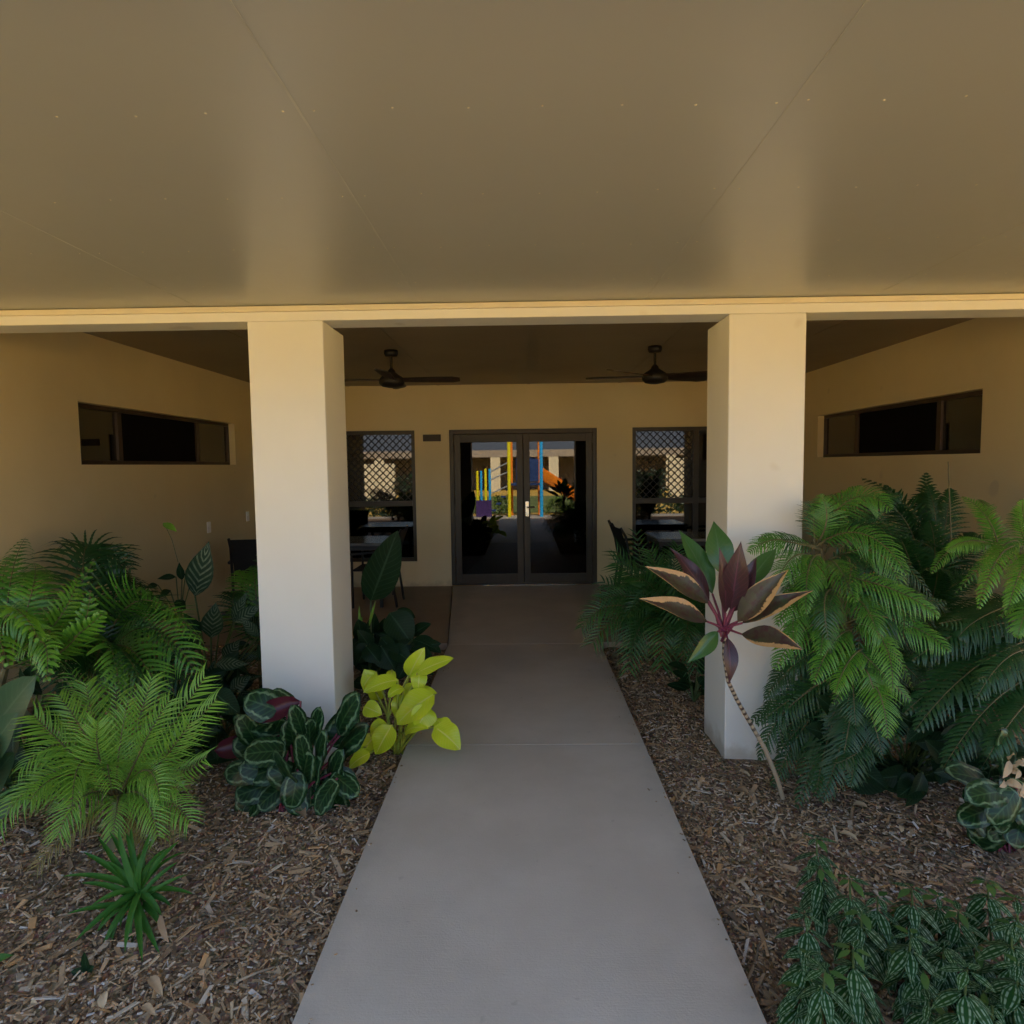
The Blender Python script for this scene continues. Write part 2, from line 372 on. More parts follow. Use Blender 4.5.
def chip(mb, x, y, z, L, wd, th, rng):
    M = Matrix.Translation((x, y, z)) @ Matrix.Rotation(rng.uniform(0, 6.28), 4, 'Z') @ Matrix.Rotation(rng.gauss(0, .38), 4, 'X') @ Matrix.Rotation(rng.gauss(0, .38), 4, 'Y')
    k = rng.uniform(.35, 1); j = rng.uniform(-.3, .3)*L
    p = [(-L/2, -wd/2, 0), (L/2, -wd/2*k, 0), (L/2+j*.3, wd/2*k, 0), (-L/2, wd/2, 0)]
    b = len(mb.v); mb.v += [tuple(M @ V(q)) for q in p] + [tuple(M @ V((q[0]*.9, q[1]*.9, th))) for q in p]
    for f in ((4,5,6,7), (0,1,5,4), (1,2,6,5), (2,3,7,6), (3,0,4,7)):
        mb.f.append(tuple(b+i for i in f)); mb.m.append(0); mb.uv.append([(0, 0)]*4)
rng = random.Random(3)
mb = MB()
for i in range(72000):
    sx = rng.choice((-1, 1)); y = 1.25 + 4.5*rng.random()**1.7; x = XP + .012 + (2.2)*rng.random()**1.15
    if sx*x > 1.10 and sx*x < 1.56 and y > 3.5 and y < 4: continue
    r = rng.random()
    if r < .58: L, wd = rng.uniform(.005, .018), rng.uniform(.004, .012)
    elif r < .955: L, wd = rng.uniform(.014, .042), rng.uniform(.003, .009)
    else: L, wd = rng.uniform(.04, .11), rng.uniform(.008, .026)
    chip(mb, sx*x, y, bedz(sx*x, y)+rng.uniform(-.002, .012), L, wd, rng.uniform(.002, .006), rng)
for i in range(70):
    y = rng.uniform(1.6, 5.7); sx = rng.choice((-1, 1)); chip(mb, sx*(XP-.012-.09*rng.random()**2.2), y, .002, rng.uniform(.005, .016), rng.uniform(.003, .007), .003, rng)
tag(mb.build('wood_chip_mulch', CHIPS), 'brown and grey wood chip mulch spread over both garden beds', 'mulch', kind='stuff')

# ------------------------------------------------------------------ setting: the porch building
bld = empty('building', (0, YC, 0), 'cream rendered porch building with two square pillars and glass double doors', 'building')
def wallbox(name, boxes, mat=RENDER, bevel=0):
    m = MB()
    for a, c in boxes: m.box(a, c)
    return m.build(name, mat, bld, bevel=bevel)
T = .2
LW, RW = (-2.40, -1.43), (1.47, 2.62); WZ = (.335, 2.10); DX = (-.97, 1.0)
wallbox('back_wall', [((XL-T, YB, -.1), (LW[0], YB+T, ZC)), ((LW[1], YB, -.1), (DX[0], YB+T, ZC)), ((DX[1], YB, -.1), (RW[0], YB+T, ZC)), ((RW[1], YB, -.1), (XR+T, YB+T, ZC)),
    ((LW[0], YB, -.1), (LW[1], YB+T, WZ[0])), ((RW[0], YB, -.1), (RW[1], YB+T, WZ[0])), ((LW[0], YB, WZ[1]), (LW[1], YB+T, ZC)), ((RW[0], YB, WZ[1]), (RW[1], YB+T, ZC)), ((DX[0], YB, 2.10), (DX[1], YB+T, ZC))], BUFF)
SY, SZ = (4.98, 7.70), (1.665, 2.15)
for x0, x1 in ((XL-T, XL), (XR, XR+T)):
    wallbox('side_wall', [((x0, YC, -.1), (x1, SY[0], ZC)), ((x0, SY[1], -.1), (x1, YB, ZC)), ((x0, SY[0], -.1), (x1, SY[1], SZ[0])), ((x0, SY[0], SZ[1]), (x1, SY[1], ZC))], BUFF)
for x0, x1 in ((-9.5, XL-T), (XR+T, 9.5)):
    wallbox('front_wall', [((x0, YC, -.1), (x1, YC+T, 2.5))])
PIL = ((-1.475, -1.065), (1.115, 1.525))
for x0, x1 in PIL: wallbox('pillar', [((x0, YC, -.12), (x1, YC+.41, 2.41))], bevel=.006)
wallbox('beam', [((XL, YC, 2.41), (XR, YC+.2, 2.86))], bevel=.004)
m = MB(); m.box((XL-T, YC-.022, 2.457), (XR+T, YC-.001, 2.487)); m.build('cornice_trim', TRIM, bld, bevel=.004)
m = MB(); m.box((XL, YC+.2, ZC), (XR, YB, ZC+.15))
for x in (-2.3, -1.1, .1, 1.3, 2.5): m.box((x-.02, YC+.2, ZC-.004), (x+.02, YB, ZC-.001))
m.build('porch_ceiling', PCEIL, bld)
# big eave ceiling cut short ahead of the camera to let in more skylight: sheets with seams and nail heads
m = MB(); YE = 1.12
seams = [-.535+1.2*k for k in range(-5, 6)]
for a, c in zip(seams[:-1], seams[1:]): m.box((a+.0003, YE, 2.49), (c-.0003, YC, 2.508)); m.box((c-.0028, YE, 2.4888), (c+.0028, YC, 2.4899), 2)
m.box((-6.55, YE, 2.4925), (5.48, YC, 2.56))
for y in [YC-.4-.5*k for k in range(6)]:
    for a in seams[:-1]:
        for k in range(7):
            x = a + .04 + k*(1.12/6)
            if abs(x) > 4: continue
            xx, yy = x+random.uniform(-.006, .006), y+random.uniform(-.008, .008)
            r = .0034
            m.lathe((xx, yy, 2.49), [(r, 0), (r*.9, -.0012), (r*.4, -.0018), (0, -.002)], 7, 1)
m.build('eave_ceiling', [SOFFIT, TRIM, plain('joint_filler', (.475, .47, .40), .4, var=.1, scale=4)], bld)
m = MB(); m.box((-6.6, YE-.13, 2.45), (5.5, YE-.001, 2.66)); m.box((-6.6, YE-.1, 2.661), (5.5, YC+.1, 2.72)); m.box((-9.6, YC+.201, 2.865), (9.6, 14, 2.95)); m.build('roof', plain('roof_metal', (.25, .24, .23), .5), bld)

def window_back(x0, x1, rails):
    f = MB(); z0, z1 = WZ; y0, y1 = YB+.03, YB+.09; t = .05
    f.box((x0, y0, z0), (x0+t, y1, z1)); f.box((x1-t, y0, z0), (x1, y1, z1)); f.box((x0+t, y0, z1-t), (x1-t, y1, z1)); f.box((x0+t, y0, z0), (x1-t, y1, z0+t))
    zm = 1.12; f.box((x0+t, y0-.01, zm-.035), (x1-t, y1-.01, zm+.035))
    for xm in rails: f.box((xm-.035, y0-.012, z0+t), (xm+.035, y1-.012, z1-t))
    w = f.build('window', BRONZE, bld, bevel=.003)
    segs = [x0+t]+list(rails)+[x1-t]
    for a, c in zip(segs[:-1], segs[1:]):
        for za, zb in ((z0+t, zm-.035), (zm+.035, z1-t)):
            p = MB(); p.box((a, y1-.03, za), (c, y1-.024, zb)); p.build('pane', GLASS, w)
    g = MB(); a, c, za, zb = x0+t, (rails[0]-.035 if rails else x1-t), zm+.035, z1-t; yy = y0+.012
    q = .095; bw = .009
    k = -40
    while k < 60:
        for s in (1, -1):
            c0 = k*q
            pts = []
            # line z - za = s*(x - a) + c0
            for x in (a, c):
                z = za + s*(x-a) + c0
                if za <= z <= zb: pts.append((x, z))
            for z in (za, zb):
                x = a + (z-za-c0)/s
                if a < x < c: pts.append((x, z))
            if len(pts) >= 2:
                (xa, z_a), (xb, z_b) = pts[0], pts[1]
                if abs(xa-xb) > .01: g.bar((xa, yy+.002*s, z_a), (xb, yy+.002*s, z_b), bw, .006, up=V((0, 1, 0)))
        k += 1
    g.build('security_grille', BLACK, w)
    return w
tag(window_back(LW[0], LW[1], []), 'sash window with diamond grille beside the wall plaque')
tag(window_back(RW[0], RW[1], [2.32]), 'sash window with diamond grille and a side light')

# glass double doors
f = MB(); y0, y1 = YB+.03, YB+.11
f.box((DX[0], y0, 0), (DX[0]+.055, y1, 2.1)); f.box((DX[1]-.055, y0, 0), (DX[1], y1, 2.1)); f.box((DX[0]+.055, y0, 2.04), (DX[1]-.055, y1, 2.1)); f.box((DX[0]+.055, y0, 0), (DX[1]-.055, y1, .02))
dfr = f.build('door_frame', BRONZE, bld, bevel=.003)
f = MB(); f.box((DX[0]+.42, YB-.03, .001), (DX[1]-.3, YB+.028, .012)); f.build('threshold', STEEL, dfr)
xm = .015
for a, c, hs in ((DX[0]+.058, xm-.003, 1), (xm+.003, DX[1]-.058, -1)):
    f = MB(); y0, y1 = YB+.035, YB+.08; st = .085
    f.box((a, y0, .022), (a+st, y1, 2.037)); f.box((c-st, y0, .022), (c, y1, 2.037)); f.box((a+st, y0, 1.93), (c-st, y1, 2.037)); f.box((a+st, y0, .022), (c-st, y1, .15))
    d = f.build('door', BRONZE, bld, bevel=.004)
    p = MB(); p.box((a+st, y0+.02, .15), (c-st, y0+.028, 1.93)); p.build('pane', GLASS, d)
    if hs < 0:
        h = MB(); hx = a+.045; h.box((hx-.022, y0-.008, .93), (hx+.022, y0-.001, 1.13)); h.tube([(hx, y0-.008, 1.05), (hx, y0-.045, 1.05), (hx+.10, y0-.045, 1.05)], .009); h.build('handle', STEEL, d)
    h = MB()
    hx = a+.004 if hs > 0 else c-.004
    for z in (.35, 1.15, 1.85): h.tube([(hx, y0-.006, z-.05), (hx, y0-.006, z+.05)], .008)
    h.build('hinge', BRONZE, d)
# dark rooms behind the glass, windows of the side walls
def room(a, c):
    (x0, y0, z0), (x1, y1, z1) = a, c
    P = lambda x, y, z: V((x, y, z)); m = MB()
    m.face([P(x0,y0,z0), P(x1,y0,z0), P(x1,y1,z0), P(x0,y1,z0)]); m.face([P(x0,y0,z1), P(x0,y1,z1), P(x1,y1,z1), P(x1,y0,z1)])
    return m, P
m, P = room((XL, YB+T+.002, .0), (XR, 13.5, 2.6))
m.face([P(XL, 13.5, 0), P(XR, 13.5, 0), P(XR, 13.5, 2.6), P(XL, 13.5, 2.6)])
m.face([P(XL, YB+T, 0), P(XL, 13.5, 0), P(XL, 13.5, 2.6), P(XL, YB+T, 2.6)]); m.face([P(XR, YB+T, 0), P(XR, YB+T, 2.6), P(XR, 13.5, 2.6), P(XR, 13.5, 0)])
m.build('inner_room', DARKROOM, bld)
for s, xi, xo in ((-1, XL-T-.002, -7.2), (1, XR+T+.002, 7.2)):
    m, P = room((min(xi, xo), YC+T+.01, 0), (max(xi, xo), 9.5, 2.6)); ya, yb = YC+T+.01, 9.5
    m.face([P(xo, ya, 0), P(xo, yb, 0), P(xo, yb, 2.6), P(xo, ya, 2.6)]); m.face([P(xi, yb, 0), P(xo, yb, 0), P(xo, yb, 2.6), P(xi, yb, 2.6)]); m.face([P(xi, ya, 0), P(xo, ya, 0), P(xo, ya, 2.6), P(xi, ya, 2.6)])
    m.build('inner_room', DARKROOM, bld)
for s, xw in ((-1, XL), (1, XR)):
    xa, xb = (xw-.12, xw-.07) if s < 0 else (xw+.07, xw+.12)
    f = MB(); t = .035
    f.box((xa, SY[0], SZ[0]), (xb, SY[1], SZ[0]+t)); f.box((xa, SY[0], SZ[1]-t), (xb, SY[1], SZ[1])); zz = (SZ[0]+t, SZ[1]-t)
    for ya, yb in ((SY[0], SY[0]+t), (5.57, 5.63), (6.93, 6.99), (SY[1]-t, SY[1])): f.box((xa, ya, zz[0]), (xb, yb, zz[1]))
    wn = f.build('window', plain('brown_frame', (.06, .04, .028), .4, .2), bld, bevel=.003); tag(wn, 'long narrow high window with three dark panes')
    xm2 = (xa+xb)/2
    for ya, yb, gm, gn_ in ((SY[0]+t, 5.57, GLASS, 'pane'), (5.63, 6.93, SCREEN, 'fly_screen'), (6.99, SY[1]-t, GLASS, 'pane')):
        p = MB(); p.box((xm2-.003, ya, zz[0]), (xm2+.003, yb, zz[1])); p.build(gn_, gm, wn)

# wall fittings
q = at(432, 438, YB)
m = MB(); m.cbox((q.x, YB-.016, q.z), (.235, .03, .09)); m.cbox((q.x, YB-.033, q.z), (.2, .006, .06))
tag(m.build('wall_plaque', plain('dark_brown_metal', (.035, .022, .016), .5), bevel=.004), 'small dark brown wall plaque between the left sash window and the doors', 'plaque')
for y, z, lab in ((6.95, .99, 'slim white wall socket nearer the high window on left wall'), (7.95, 1.03, 'white wall socket beside the left pillar near the black chair')):
    e = empty('wall_socket', (XL, y, z), lab, 'socket', 'sockets on the left wall')
    m = MB(); m.box((XL+.001, y-.038, z-.06), (XL+.012, y+.038, z+.06)); m.build('plate', WHITEP, e, bevel=.003)
    m = MB(); m.box((XL+.0121, y-.018, z+.01), (XL+.018, y+.018, z+.04)); m.build('switch', WHITEP, e)

# ------------------------------------------------------------------ ceiling fans
def fan(px, py, angs, label):
    c = at(px, py, 6.07); c.z = ZC
    e = empty('ceiling_fan', c, label, 'ceiling fan', 'ceiling fans in the porch')
    m = MB(); m.lathe(c, [(0, -.001), (.062, -.001), (.064, -.03), (.055, -.055), (.02, -.06), (0, -.06)]); m.build('canopy', BLACK, e, True)
    m = MB(); m.tube([c+V((0,0,-.058)), c+V((0,0,-.20))], .012, 10); m.lathe(c+V((0,0,-.185)), [(.014, .02), (.032, 0), (.04, -.04)]); m.build('rod', BLACK, e, True)
    m = MB(); m.lathe(c+V((0,0,-.225)), [(.03, .03), (.06, .005), (.10, -.02), (.118, -.05), (.115, -.08), (.09, -.105), (.04, -.115), (0, -.116)], 32); m.build('motor', BLACK, e, True)
    for a in angs:
        a = math.radians(a); R = Matrix.Translation(c+V((0,0,-.27))) @ Matrix.Rotation(a, 4, 'Z') @ Matrix.Rotation(math.radians(-13), 4, 'X')
        m = MB(); top = []; bot = []
        for i in range(9):
            t = i/8; x = .10+.53*t; hw = .045+.022*math.sin(t*2.0) if i < 8 else .04
            top.append([R @ V((x, -hw, .004)), R @ V((x, 0, .006)), R @ V((x, hw, .004))]); bot.append([R @ V((x, hw, -.004)), R @ V((x, 0, -.003)), R @ V((x, -hw, -.004))])
        m.grid(top); m.grid(bot)
        for i in range(8):
            m.face([top[i][0], bot[i][2], bot[i+1][2], top[i+1][0]]); m.face([top[i][2], top[i+1][2], bot[i+1][0], bot[i][0]])
        m.face([top[8][0], top[8][1], top[8][2], bot[8][0], bot[8][1], bot[8][2]])
        m.box((.07, -.02, -.006), (.16, .02, -.0045), 0, R)
        m.build('blade', BLADE, e)
fan(391, 351, (3, 93, 183, 273), 'black four bladed ceiling fan nearer the left pillar')
fan(655, 346.5, (28, -12+360, 170, 222), 'black four bladed ceiling fan nearer the right pillar')

# ------------------------------------------------------------------ outdoor furniture
def table(c, label):
    e = empty('table', c, label, 'table', 'tables on the porch')
    c = V(c); m = MB(); m.cbox(c+V((0,0,.735)), (.8, .8, .03)); m.build('table_top', TABLET, e, bevel=.006)
    for sx in (-1, 1):
        for sy in (-1, 1):
            m = MB(); m.bar(c+V((sx*.36, sy*.36, 0)), c+V((sx*.36, sy*.36, .72)), .035, .035, up=V((0,1,0))); m.build('leg', BLACK, e)
    m = MB()
    for s in (-1, 1): m.bar(c+V((-.345, s*.36, .69)), c+V((.345, s*.36, .69)), .03, .05); m.bar(c+V((s*.36, -.345, .69)), c+V((s*.36, .345, .69)), .03, .05)
    m.build('apron', BLACK, e)
def chair(name='patio_chair'):
    e = empty(name, (0, 0, 0), 'black patio chair', 'chair', 'patio chairs round the porch tables')   # faces +X
    for s in (-1, 1):
        m = MB(); m.tube([(.24, s*.25, 0), (.24, s*.25, .62)], .014, 8); m.build('leg', BLACK, e, True)
        m = MB(); m.tube([(-.26, s*.22, 0), (-.20, s*.23, .42), (-.27, s*.22, .80), (-.33, s*.22, .90)], .015, 8); m.build('leg', BLACK, e, True)
        m = MB(); m.tube([(-.235, s*.25, .64), (0, s*.27, .645), (.25, s*.26, .625)], .017, 8); m.build('armrest', BLACK, e, True)
    m = MB(); m.box((-.2, -.22, .42), (.24, .22, .445)); m.build('seat', MESHF, e, bevel=.008)
    m = MB(); rows = [[V((-.20-.07*t-.06*t*t, y, .45+.44*t)) for y in (-.205, -.1, 0, .1, .205)] for t in [i/8 for i in range(9)]]
    m.grid(rows); m.grid([[p+V((-.012, 0, 0)) for p in r[::-1]] for r in rows]); m.build('backrest', MESHF, e, True)
    return e
table((-2.0, 7.75, 0), 'grey topped square table under the left sash window'); table((1.95, 7.85, 0), 'grey topped square table under the right sash window')
c0 = chair()
spots = [((1.40, 7.55, 0), .12, 'black chair at the right table, its back to the doors, nearer the camera'),
         ((1.42, 8.1, 0), -.05, 'black chair at the right table, its back to the doors, farther away'),
         ((-1.72, 7.6, 0), math.pi, 'black chair behind the big dark leaf, its legs on the porch floor'),
         ((-2.86, 6.95, 0), 1.75, 'black chair against the left wall below the white sockets'),
         ((2.75, 7.8, 0), math.pi, 'black chair on the far side of the table right of the doors')]
for i, (l, r, lab) in enumerate(spots):
    if i == 0: c0.location = l; c0.rotation_euler = (0, 0, r); c0['label'] = lab
    else: dup(c0, l, r, lab)

# ------------------------------------------------------------------ plant generators
def bez(B, C, T, t): return B*(1-t)**2 + C*(2*t*(1-t)) + T*t*t
def bezt(B, C, T, t): return ((C-B)*(2*(1-t)) + (T-C)*(2*t)).normalized()
PROF = {'lance': lambda u: math.sin(math.pi*min(1, u**.78))**1.15, 'ovate': lambda u: (math.sin(math.pi*u**.72)**.75) if u < 1 else 0,
        'round': lambda u: max(0, 1-(2*u-1)**2)**.5, 'strap': lambda u: min(1, (u*5)**.5)*max(0, 1-u**3)**.8, 'paddle': lambda u: (math.sin(math.pi*min(1, u**.9))**.6)}
def leaf(mb, B, T, wd, bulge=.0, face=V((0, -1, .6)), prof='ovate', fold=.25, nu=9, curl=0, wave=0, mi=0, twist=0, rg=random):
    B, T = V(B), V(T); L = (T-B).length; ax = (T-B).normalized(); face = V(face)
    nrm = face - face.dot(ax)*ax
    if nrm.length < .05: nrm = V((0, 0, 1)) - ax.z*ax
    nrm.normalize(); C = (B+T)/2 + nrm*bulge
    ph = rg.uniform(0, 6.28); rows = []; uvs = []
    for i in range(nu+1):
        u = i/nu; p = bez(B, C, T, u); t = bezt(B, C, T, u); n2 = (nrm - nrm.dot(t)*t).normalized()
        n2 = Matrix.Rotation(twist*u, 3, t) @ n2; sd = t.cross(n2)
        w2 = wd/2*max(PROF[prof](u), .02 if 0 < i < nu else .04*(i == 0))
        row = []; uv = []
        for k in (-1, -.5, 0, .5, 1):
            h = abs(k)*w2*fold - curl*w2*k*k + wave*wd*math.sin(u*13+ph+k*1.7)*abs(k)
            row.append(p + sd*(k*w2) + n2*h); uv.append((u, .5+k/2))
        rows.append(row); uvs.append(uv)
    mb.grid(rows, uvs, mi)
def frond(parent, B, C, T, W, n=26, kind='fern', mat=FERN_M, start=.12, roll=0, droop=.25, fwd=.45, name='frond', rg=random, rr=.006, side=None, face=None, fw=.58):
    B, C, T = V(B), V(C), V(T); mb = MB(); h = V((T.x-B.x, T.y-B.y, 0))
    if side is None:
        if h.length < .05: h = V((0, 1, 0))
        side = V((-h.y, h.x, 0)).normalized()
    else: side = V(side).normalized()
    if face is not None:                 # blade leans towards the open, lit side of the bed
        s1 = (T-B).normalized().cross(face)
        if s1.length > .15:
            s1.normalize()
            if s1.dot(side) < 0: s1 = -s1
            side = (s1*fw + side*(1-fw)).normalized()
    upv = V((0, 0, 1)) if face is None else (V((0, 0, .6)) + face*.8)
    pts = [bez(B, C, T, i/12) for i in range(13)]
    mb.tube(pts, [rr*(1-.85*i/12) for i in range(13)], 5, 1)
    for i in range(n):
        s = start + (1-start)*(i+.3)/n
        p = bez(B, C, T, s); t = bezt(B, C, T, s); q = (s-start)/(1-start)
        sv = (side - side.dot(t)*t).normalized(); sv = Matrix.Rotation(roll, 3, t) @ sv
        nr = t.cross(sv)
        if nr.dot(upv) < 0 and roll == 0: nr = -nr
        if kind == 'fern': ln = W*min(1, .45+q*3.2)*(1-q**2.6)**.75
        else: ln = W*min(1, .55+q*2.5)*(1-.55*q**2.5)
        ln = max(ln, W*.06)
        for sg in (-1, 1):
            a = fwd + .35*q + rg.uniform(-.11, .11)
            d = (sv*sg*math.cos(a) + t*math.sin(a)).normalized()
            l = ln*rg.uniform(.82, 1.08); acr = d.cross(nr).normalized()
            if kind == 'fern':
                wd = min((1-start)*(T-B).length*1.15/n*.62, W*.21); K = 7; E = 1
                mid = []; up = []; dn = []
                for k in range(K*2+1):
                    v = k/(K*2); c = p + d*(l*v) + nr*(l*(.10*math.sin(v*2.2) - droop*v*v)) - V((0,0,1))*(l*.22*v*v)
                    e = wd*.5*(1-v**2.2)**.7*(1.0 if k % 2 else .62) if k < K*2 else .0005
                    mid.append(c); up.append(c + acr*e + d*(e*.5 if k % 2 else 0) - nr*e*.25); dn.append(c - acr*e + d*(e*.5 if k % 2 else 0) - nr*e*.25)
                st = max(1, 1)
                mb.grid([[up[k], mid[k], dn[k]] for k in range(K*2+1)], [[(v2/(K*2)*.6+q*.4, 0), (v2/(K*2)*.6+q*.4, .5), (v2/(K*2)*.6+q*.4, 1)] for v2 in range(K*2+1)])
            else:
                wd = W*.052; K = 5; rows = []
                for k in range(K+1):
                    v = k/K; c = p + d*(l*v) + nr*(l*(.22*v - (.18+droop)*v*v)) - V((0,0,1))*(l*.08*v*v)
                    e = wd*(.55+.45*math.sin(math.pi*min(1, v*1.3)))*(1-v**3)+.0004
                    rows.append([c + acr*e*.5 + nr*e*.25, c, c - acr*e*.5 + nr*e*.25])
                mb.grid(rows, [[(k/K, 0), (k/K, .5), (k/K, 1)] for k in range(K+1)])
    return mb.build(name, [mat, RACHIS], parent, smooth=(kind == 'fern'))
def fpx(parent, b, c, t, Wpx, mat, n=24, kind='fern', extra=None, **kw):
    """frond from pixel+distance triples (x, y, distance)"""
    B, C, T = at(*b), at(*c), at(*t); C = C*2 - (B+T)/2          # c is a point the stalk passes through
    W = Wpx*FULL*((b[2]+t[2])/2)/F
    kw['face'] = (V((0, -.2, 1.9))-C).normalized()
    o = frond(parent, B, C, T, W, n, kind, mat, **kw)
    for k in range(EXTRA if extra is None else extra):
        j = lambda q, a, d: (q[0]+JR.uniform(-a, a), q[1]+JR.uniform(-a, a), q[2]+JR.uniform(-d*.25, d))
        B2, C2, T2 = at(*b), at(*j(c, 13, .2)), at(*j(t, 24, .35)); C2 = C2*2-(B2+T2)/2
        if min(B2.z, T2.z) < 0: T2.z = max(T2.z, .02)
        frond(parent, B2, C2, T2, W*JR.uniform(.85, 1.05), n, kind, {FERN_L: FERN_M, FERN_M: FERN_D}.get(mat, mat), **kw)  # fronds behind get a darker leaf colour as painted shade between the front ones
    return o
FULL, EXTRA, JR = 1.45, 1, random.Random(77)

# ------------------------------------------------------------------ left bed
# bright sword fern at the left edge
e = empty('fern', on(-12, 745), 'bright green sword fern at the left edge below the high window', 'fern', 'ferns along the beds')
cA = (6, 668, 3.25)
for c, t, wp, n in (((2, 590, 3.25), (10, 556, 3.75), 21, 20), ((32, 592, 3.2), (33, 563, 3.75), 20, 20), ((55, 624, 3.15), (79, 574, 3.35), 20, 20), ((60, 646, 3.1), (105, 611, 3.1), 17, 18),
                 ((10, 610, 3.0), (42, 643, 2.75), 24, 20), ((40, 640, 3.0), (46, 684, 2.75), 16, 16), ((-25, 605, 3.1), (-50, 640, 2.8), 22, 18), ((-20, 600, 3.3), (-30, 560, 3.7), 22, 18), ((-5, 630, 3.0), (10, 668, 2.7), 20, 18), ((25, 640, 3.3), (70, 600, 3.7), 20, 18)):
    fpx(e, cA, c, t, wp, FERN_L, n)
m = MB(); m.tube([on(-12, 745), at(-4, 700, 3.25), at(*cA)], [.03, .025, .015], 7); m.build('stem', RACHIS, e)
# mid green arching fern behind it
e = empty('fern', on(95, 760), 'large arching mid green fern between the bright fern and the striped plants', 'fern', 'ferns along the beds')
cB = (92, 690, 3.6)
for b, c, t, wp, mt, n in (((92, 690, 3.8), (80, 560, 4.2), (134, 572, 4.3), 40, FERN_D, 26), ((92, 690, 3.8), (95, 575, 4.3), (165, 600, 4.2), 38, FERN_D, 26), (cB, (135, 602, 3.6), (204, 645, 3.4), 44, FERN_M, 30), (cB, (140, 628, 3.5), (196, 672, 3.3), 40, FERN_M, 28),
                 (cB, (95, 620, 3.6), (70, 600, 3.9), 34, FERN_D, 26), (cB, (60, 650, 3.5), (30, 690, 3.2), 32, FERN_D, 24), (cB, (120, 645, 3.4), (165, 700, 3.1), 34, FERN_M, 26), (cB, (75, 640, 3.4), (60, 705, 3.1), 30, FERN_D, 24),
                 (cB, (100, 630, 3.8), (150, 590, 4.1), 40, FERN_M, 28), (cB, (105, 640, 3.3), (120, 690, 3.0), 32, FERN_M, 24), (cB, (150, 660, 3.6), (210, 700, 3.6), 30, FERN_D, 22)):
    fpx(e, b, c, t, wp, mt, n)
m = MB(); m.tube([on(95, 760), at(*cB)], [.035, .02], 7); m.build('stem', RACHIS, e)
# paddle-leaved plant at the edge
e = empty('paddle_leaf_plant', on(-22, 830), 'broad grey green paddle leaved plant cut by the left edge', 'plant')
for b, t, wp, dd in (((-14, 742), (36, 676), 44, 2.7), ((-20, 770), (18, 712), 34, 2.62), ((-30, 720), (-8, 668), 40, 2.8), ((-18, 800), (14, 752), 32, 2.66), ((-25, 790), (-4, 735), 36, 2.6), ((-10, 815), (26, 790), 26, 2.72)):
    m = MB(); B = at(*b, dd); leaf(m, B, at(*t, dd-.03), wp*dd/F, .03, (.2, -1, .5), 'paddle', .2, 10, wave=.02)
    m.tube([on(-22, 830), (on(-22, 830)+B)/2+V((0, 0, .05)), B], .008, 6, 1); m.build('leaf', [PADDLE, STEM], e, True)
# light green cycad-like fern palm in front
gB = on(118, 846); e = empty('cycad', gB, 'lime green cycad with comb-like upright fronds on the mulch', 'cycad')
cC = at(118, 800, 2.78)
crown = (118, 800, 2.78)
rg = random.Random(11)
for c, t, wp in (((70, 752, 2.7), (33, 715, 2.62), 30), ((97, 735, 2.85), (86, 684, 2.95), 29), ((116, 730, 2.9), (117, 667, 3.1), 28), ((165, 735, 2.9), (206, 676, 2.95), 31), ((168, 750, 2.8), (217, 699, 2.8), 28), ((160, 785, 2.7), (207, 757, 2.6), 26),
                 ((134, 765, 2.6), (150, 733, 2.5), 18), ((60, 770, 2.7), (-6, 832, 2.5), 27), ((85, 760, 2.65), (72, 812, 2.4), 24), ((75, 745, 2.75), (20, 770, 2.6), 26), ((100, 760, 2.6), (98, 722, 2.55), 24), ((140, 750, 2.8), (170, 700, 2.9), 26),
                 ((145, 770, 2.6), (160, 800, 2.35), 24), ((118, 760, 2.65), (128, 700, 2.75), 24), ((60, 785, 2.75), (12, 800, 2.65), 24), ((108, 765, 2.6), (112, 790, 2.35), 20), ((88, 740, 2.75), (58, 695, 2.8), 27), ((135, 735, 2.85), (152, 678, 3.0), 28), ((158, 765, 2.75), (190, 722, 2.75), 26), ((70, 775, 2.65), (30, 800, 2.4), 26), ((152, 785, 2.65), (180, 790, 2.45), 24), ((104, 735, 2.9), (70, 672, 3.1), 27), ((85, 795, 2.6), (58, 836, 2.45), 24), ((142, 795, 2.6), (158, 838, 2.45), 22), ((118, 800, 2.6), (112, 838, 2.45), 20), ((158, 795, 2.65), (190, 822, 2.5), 24)):
    fpx(e, crown, c, t, wp*1.0, CYCAD, 25, 'cycad', extra=0, start=.16, fwd=.55, rr=.007, rg=rg)
for c, t, wp in (((80, 822, 2.65), (36, 868, 2.5), 20), ((150, 808, 2.65), (184, 826, 2.5), 22), ((135, 818, 2.6), (148, 858, 2.45), 20), ((125, 812, 2.55), (108, 836, 2.4), 16), ((165, 800, 2.75), (205, 790, 2.7), 20))[:3]:
    fpx(e, crown, c, t, wp, CYCOLD, 20, 'cycad', start=.2, fwd=.6, name='yellowing_frond', rg=rg)['label'] = 'yellowed old frond'
m = MB(); m.tube([gB-V((0,0,.03)), (gB+cC)/2, cC], [.06, .05, .03], 9); m.build('trunk', RACHIS, e)
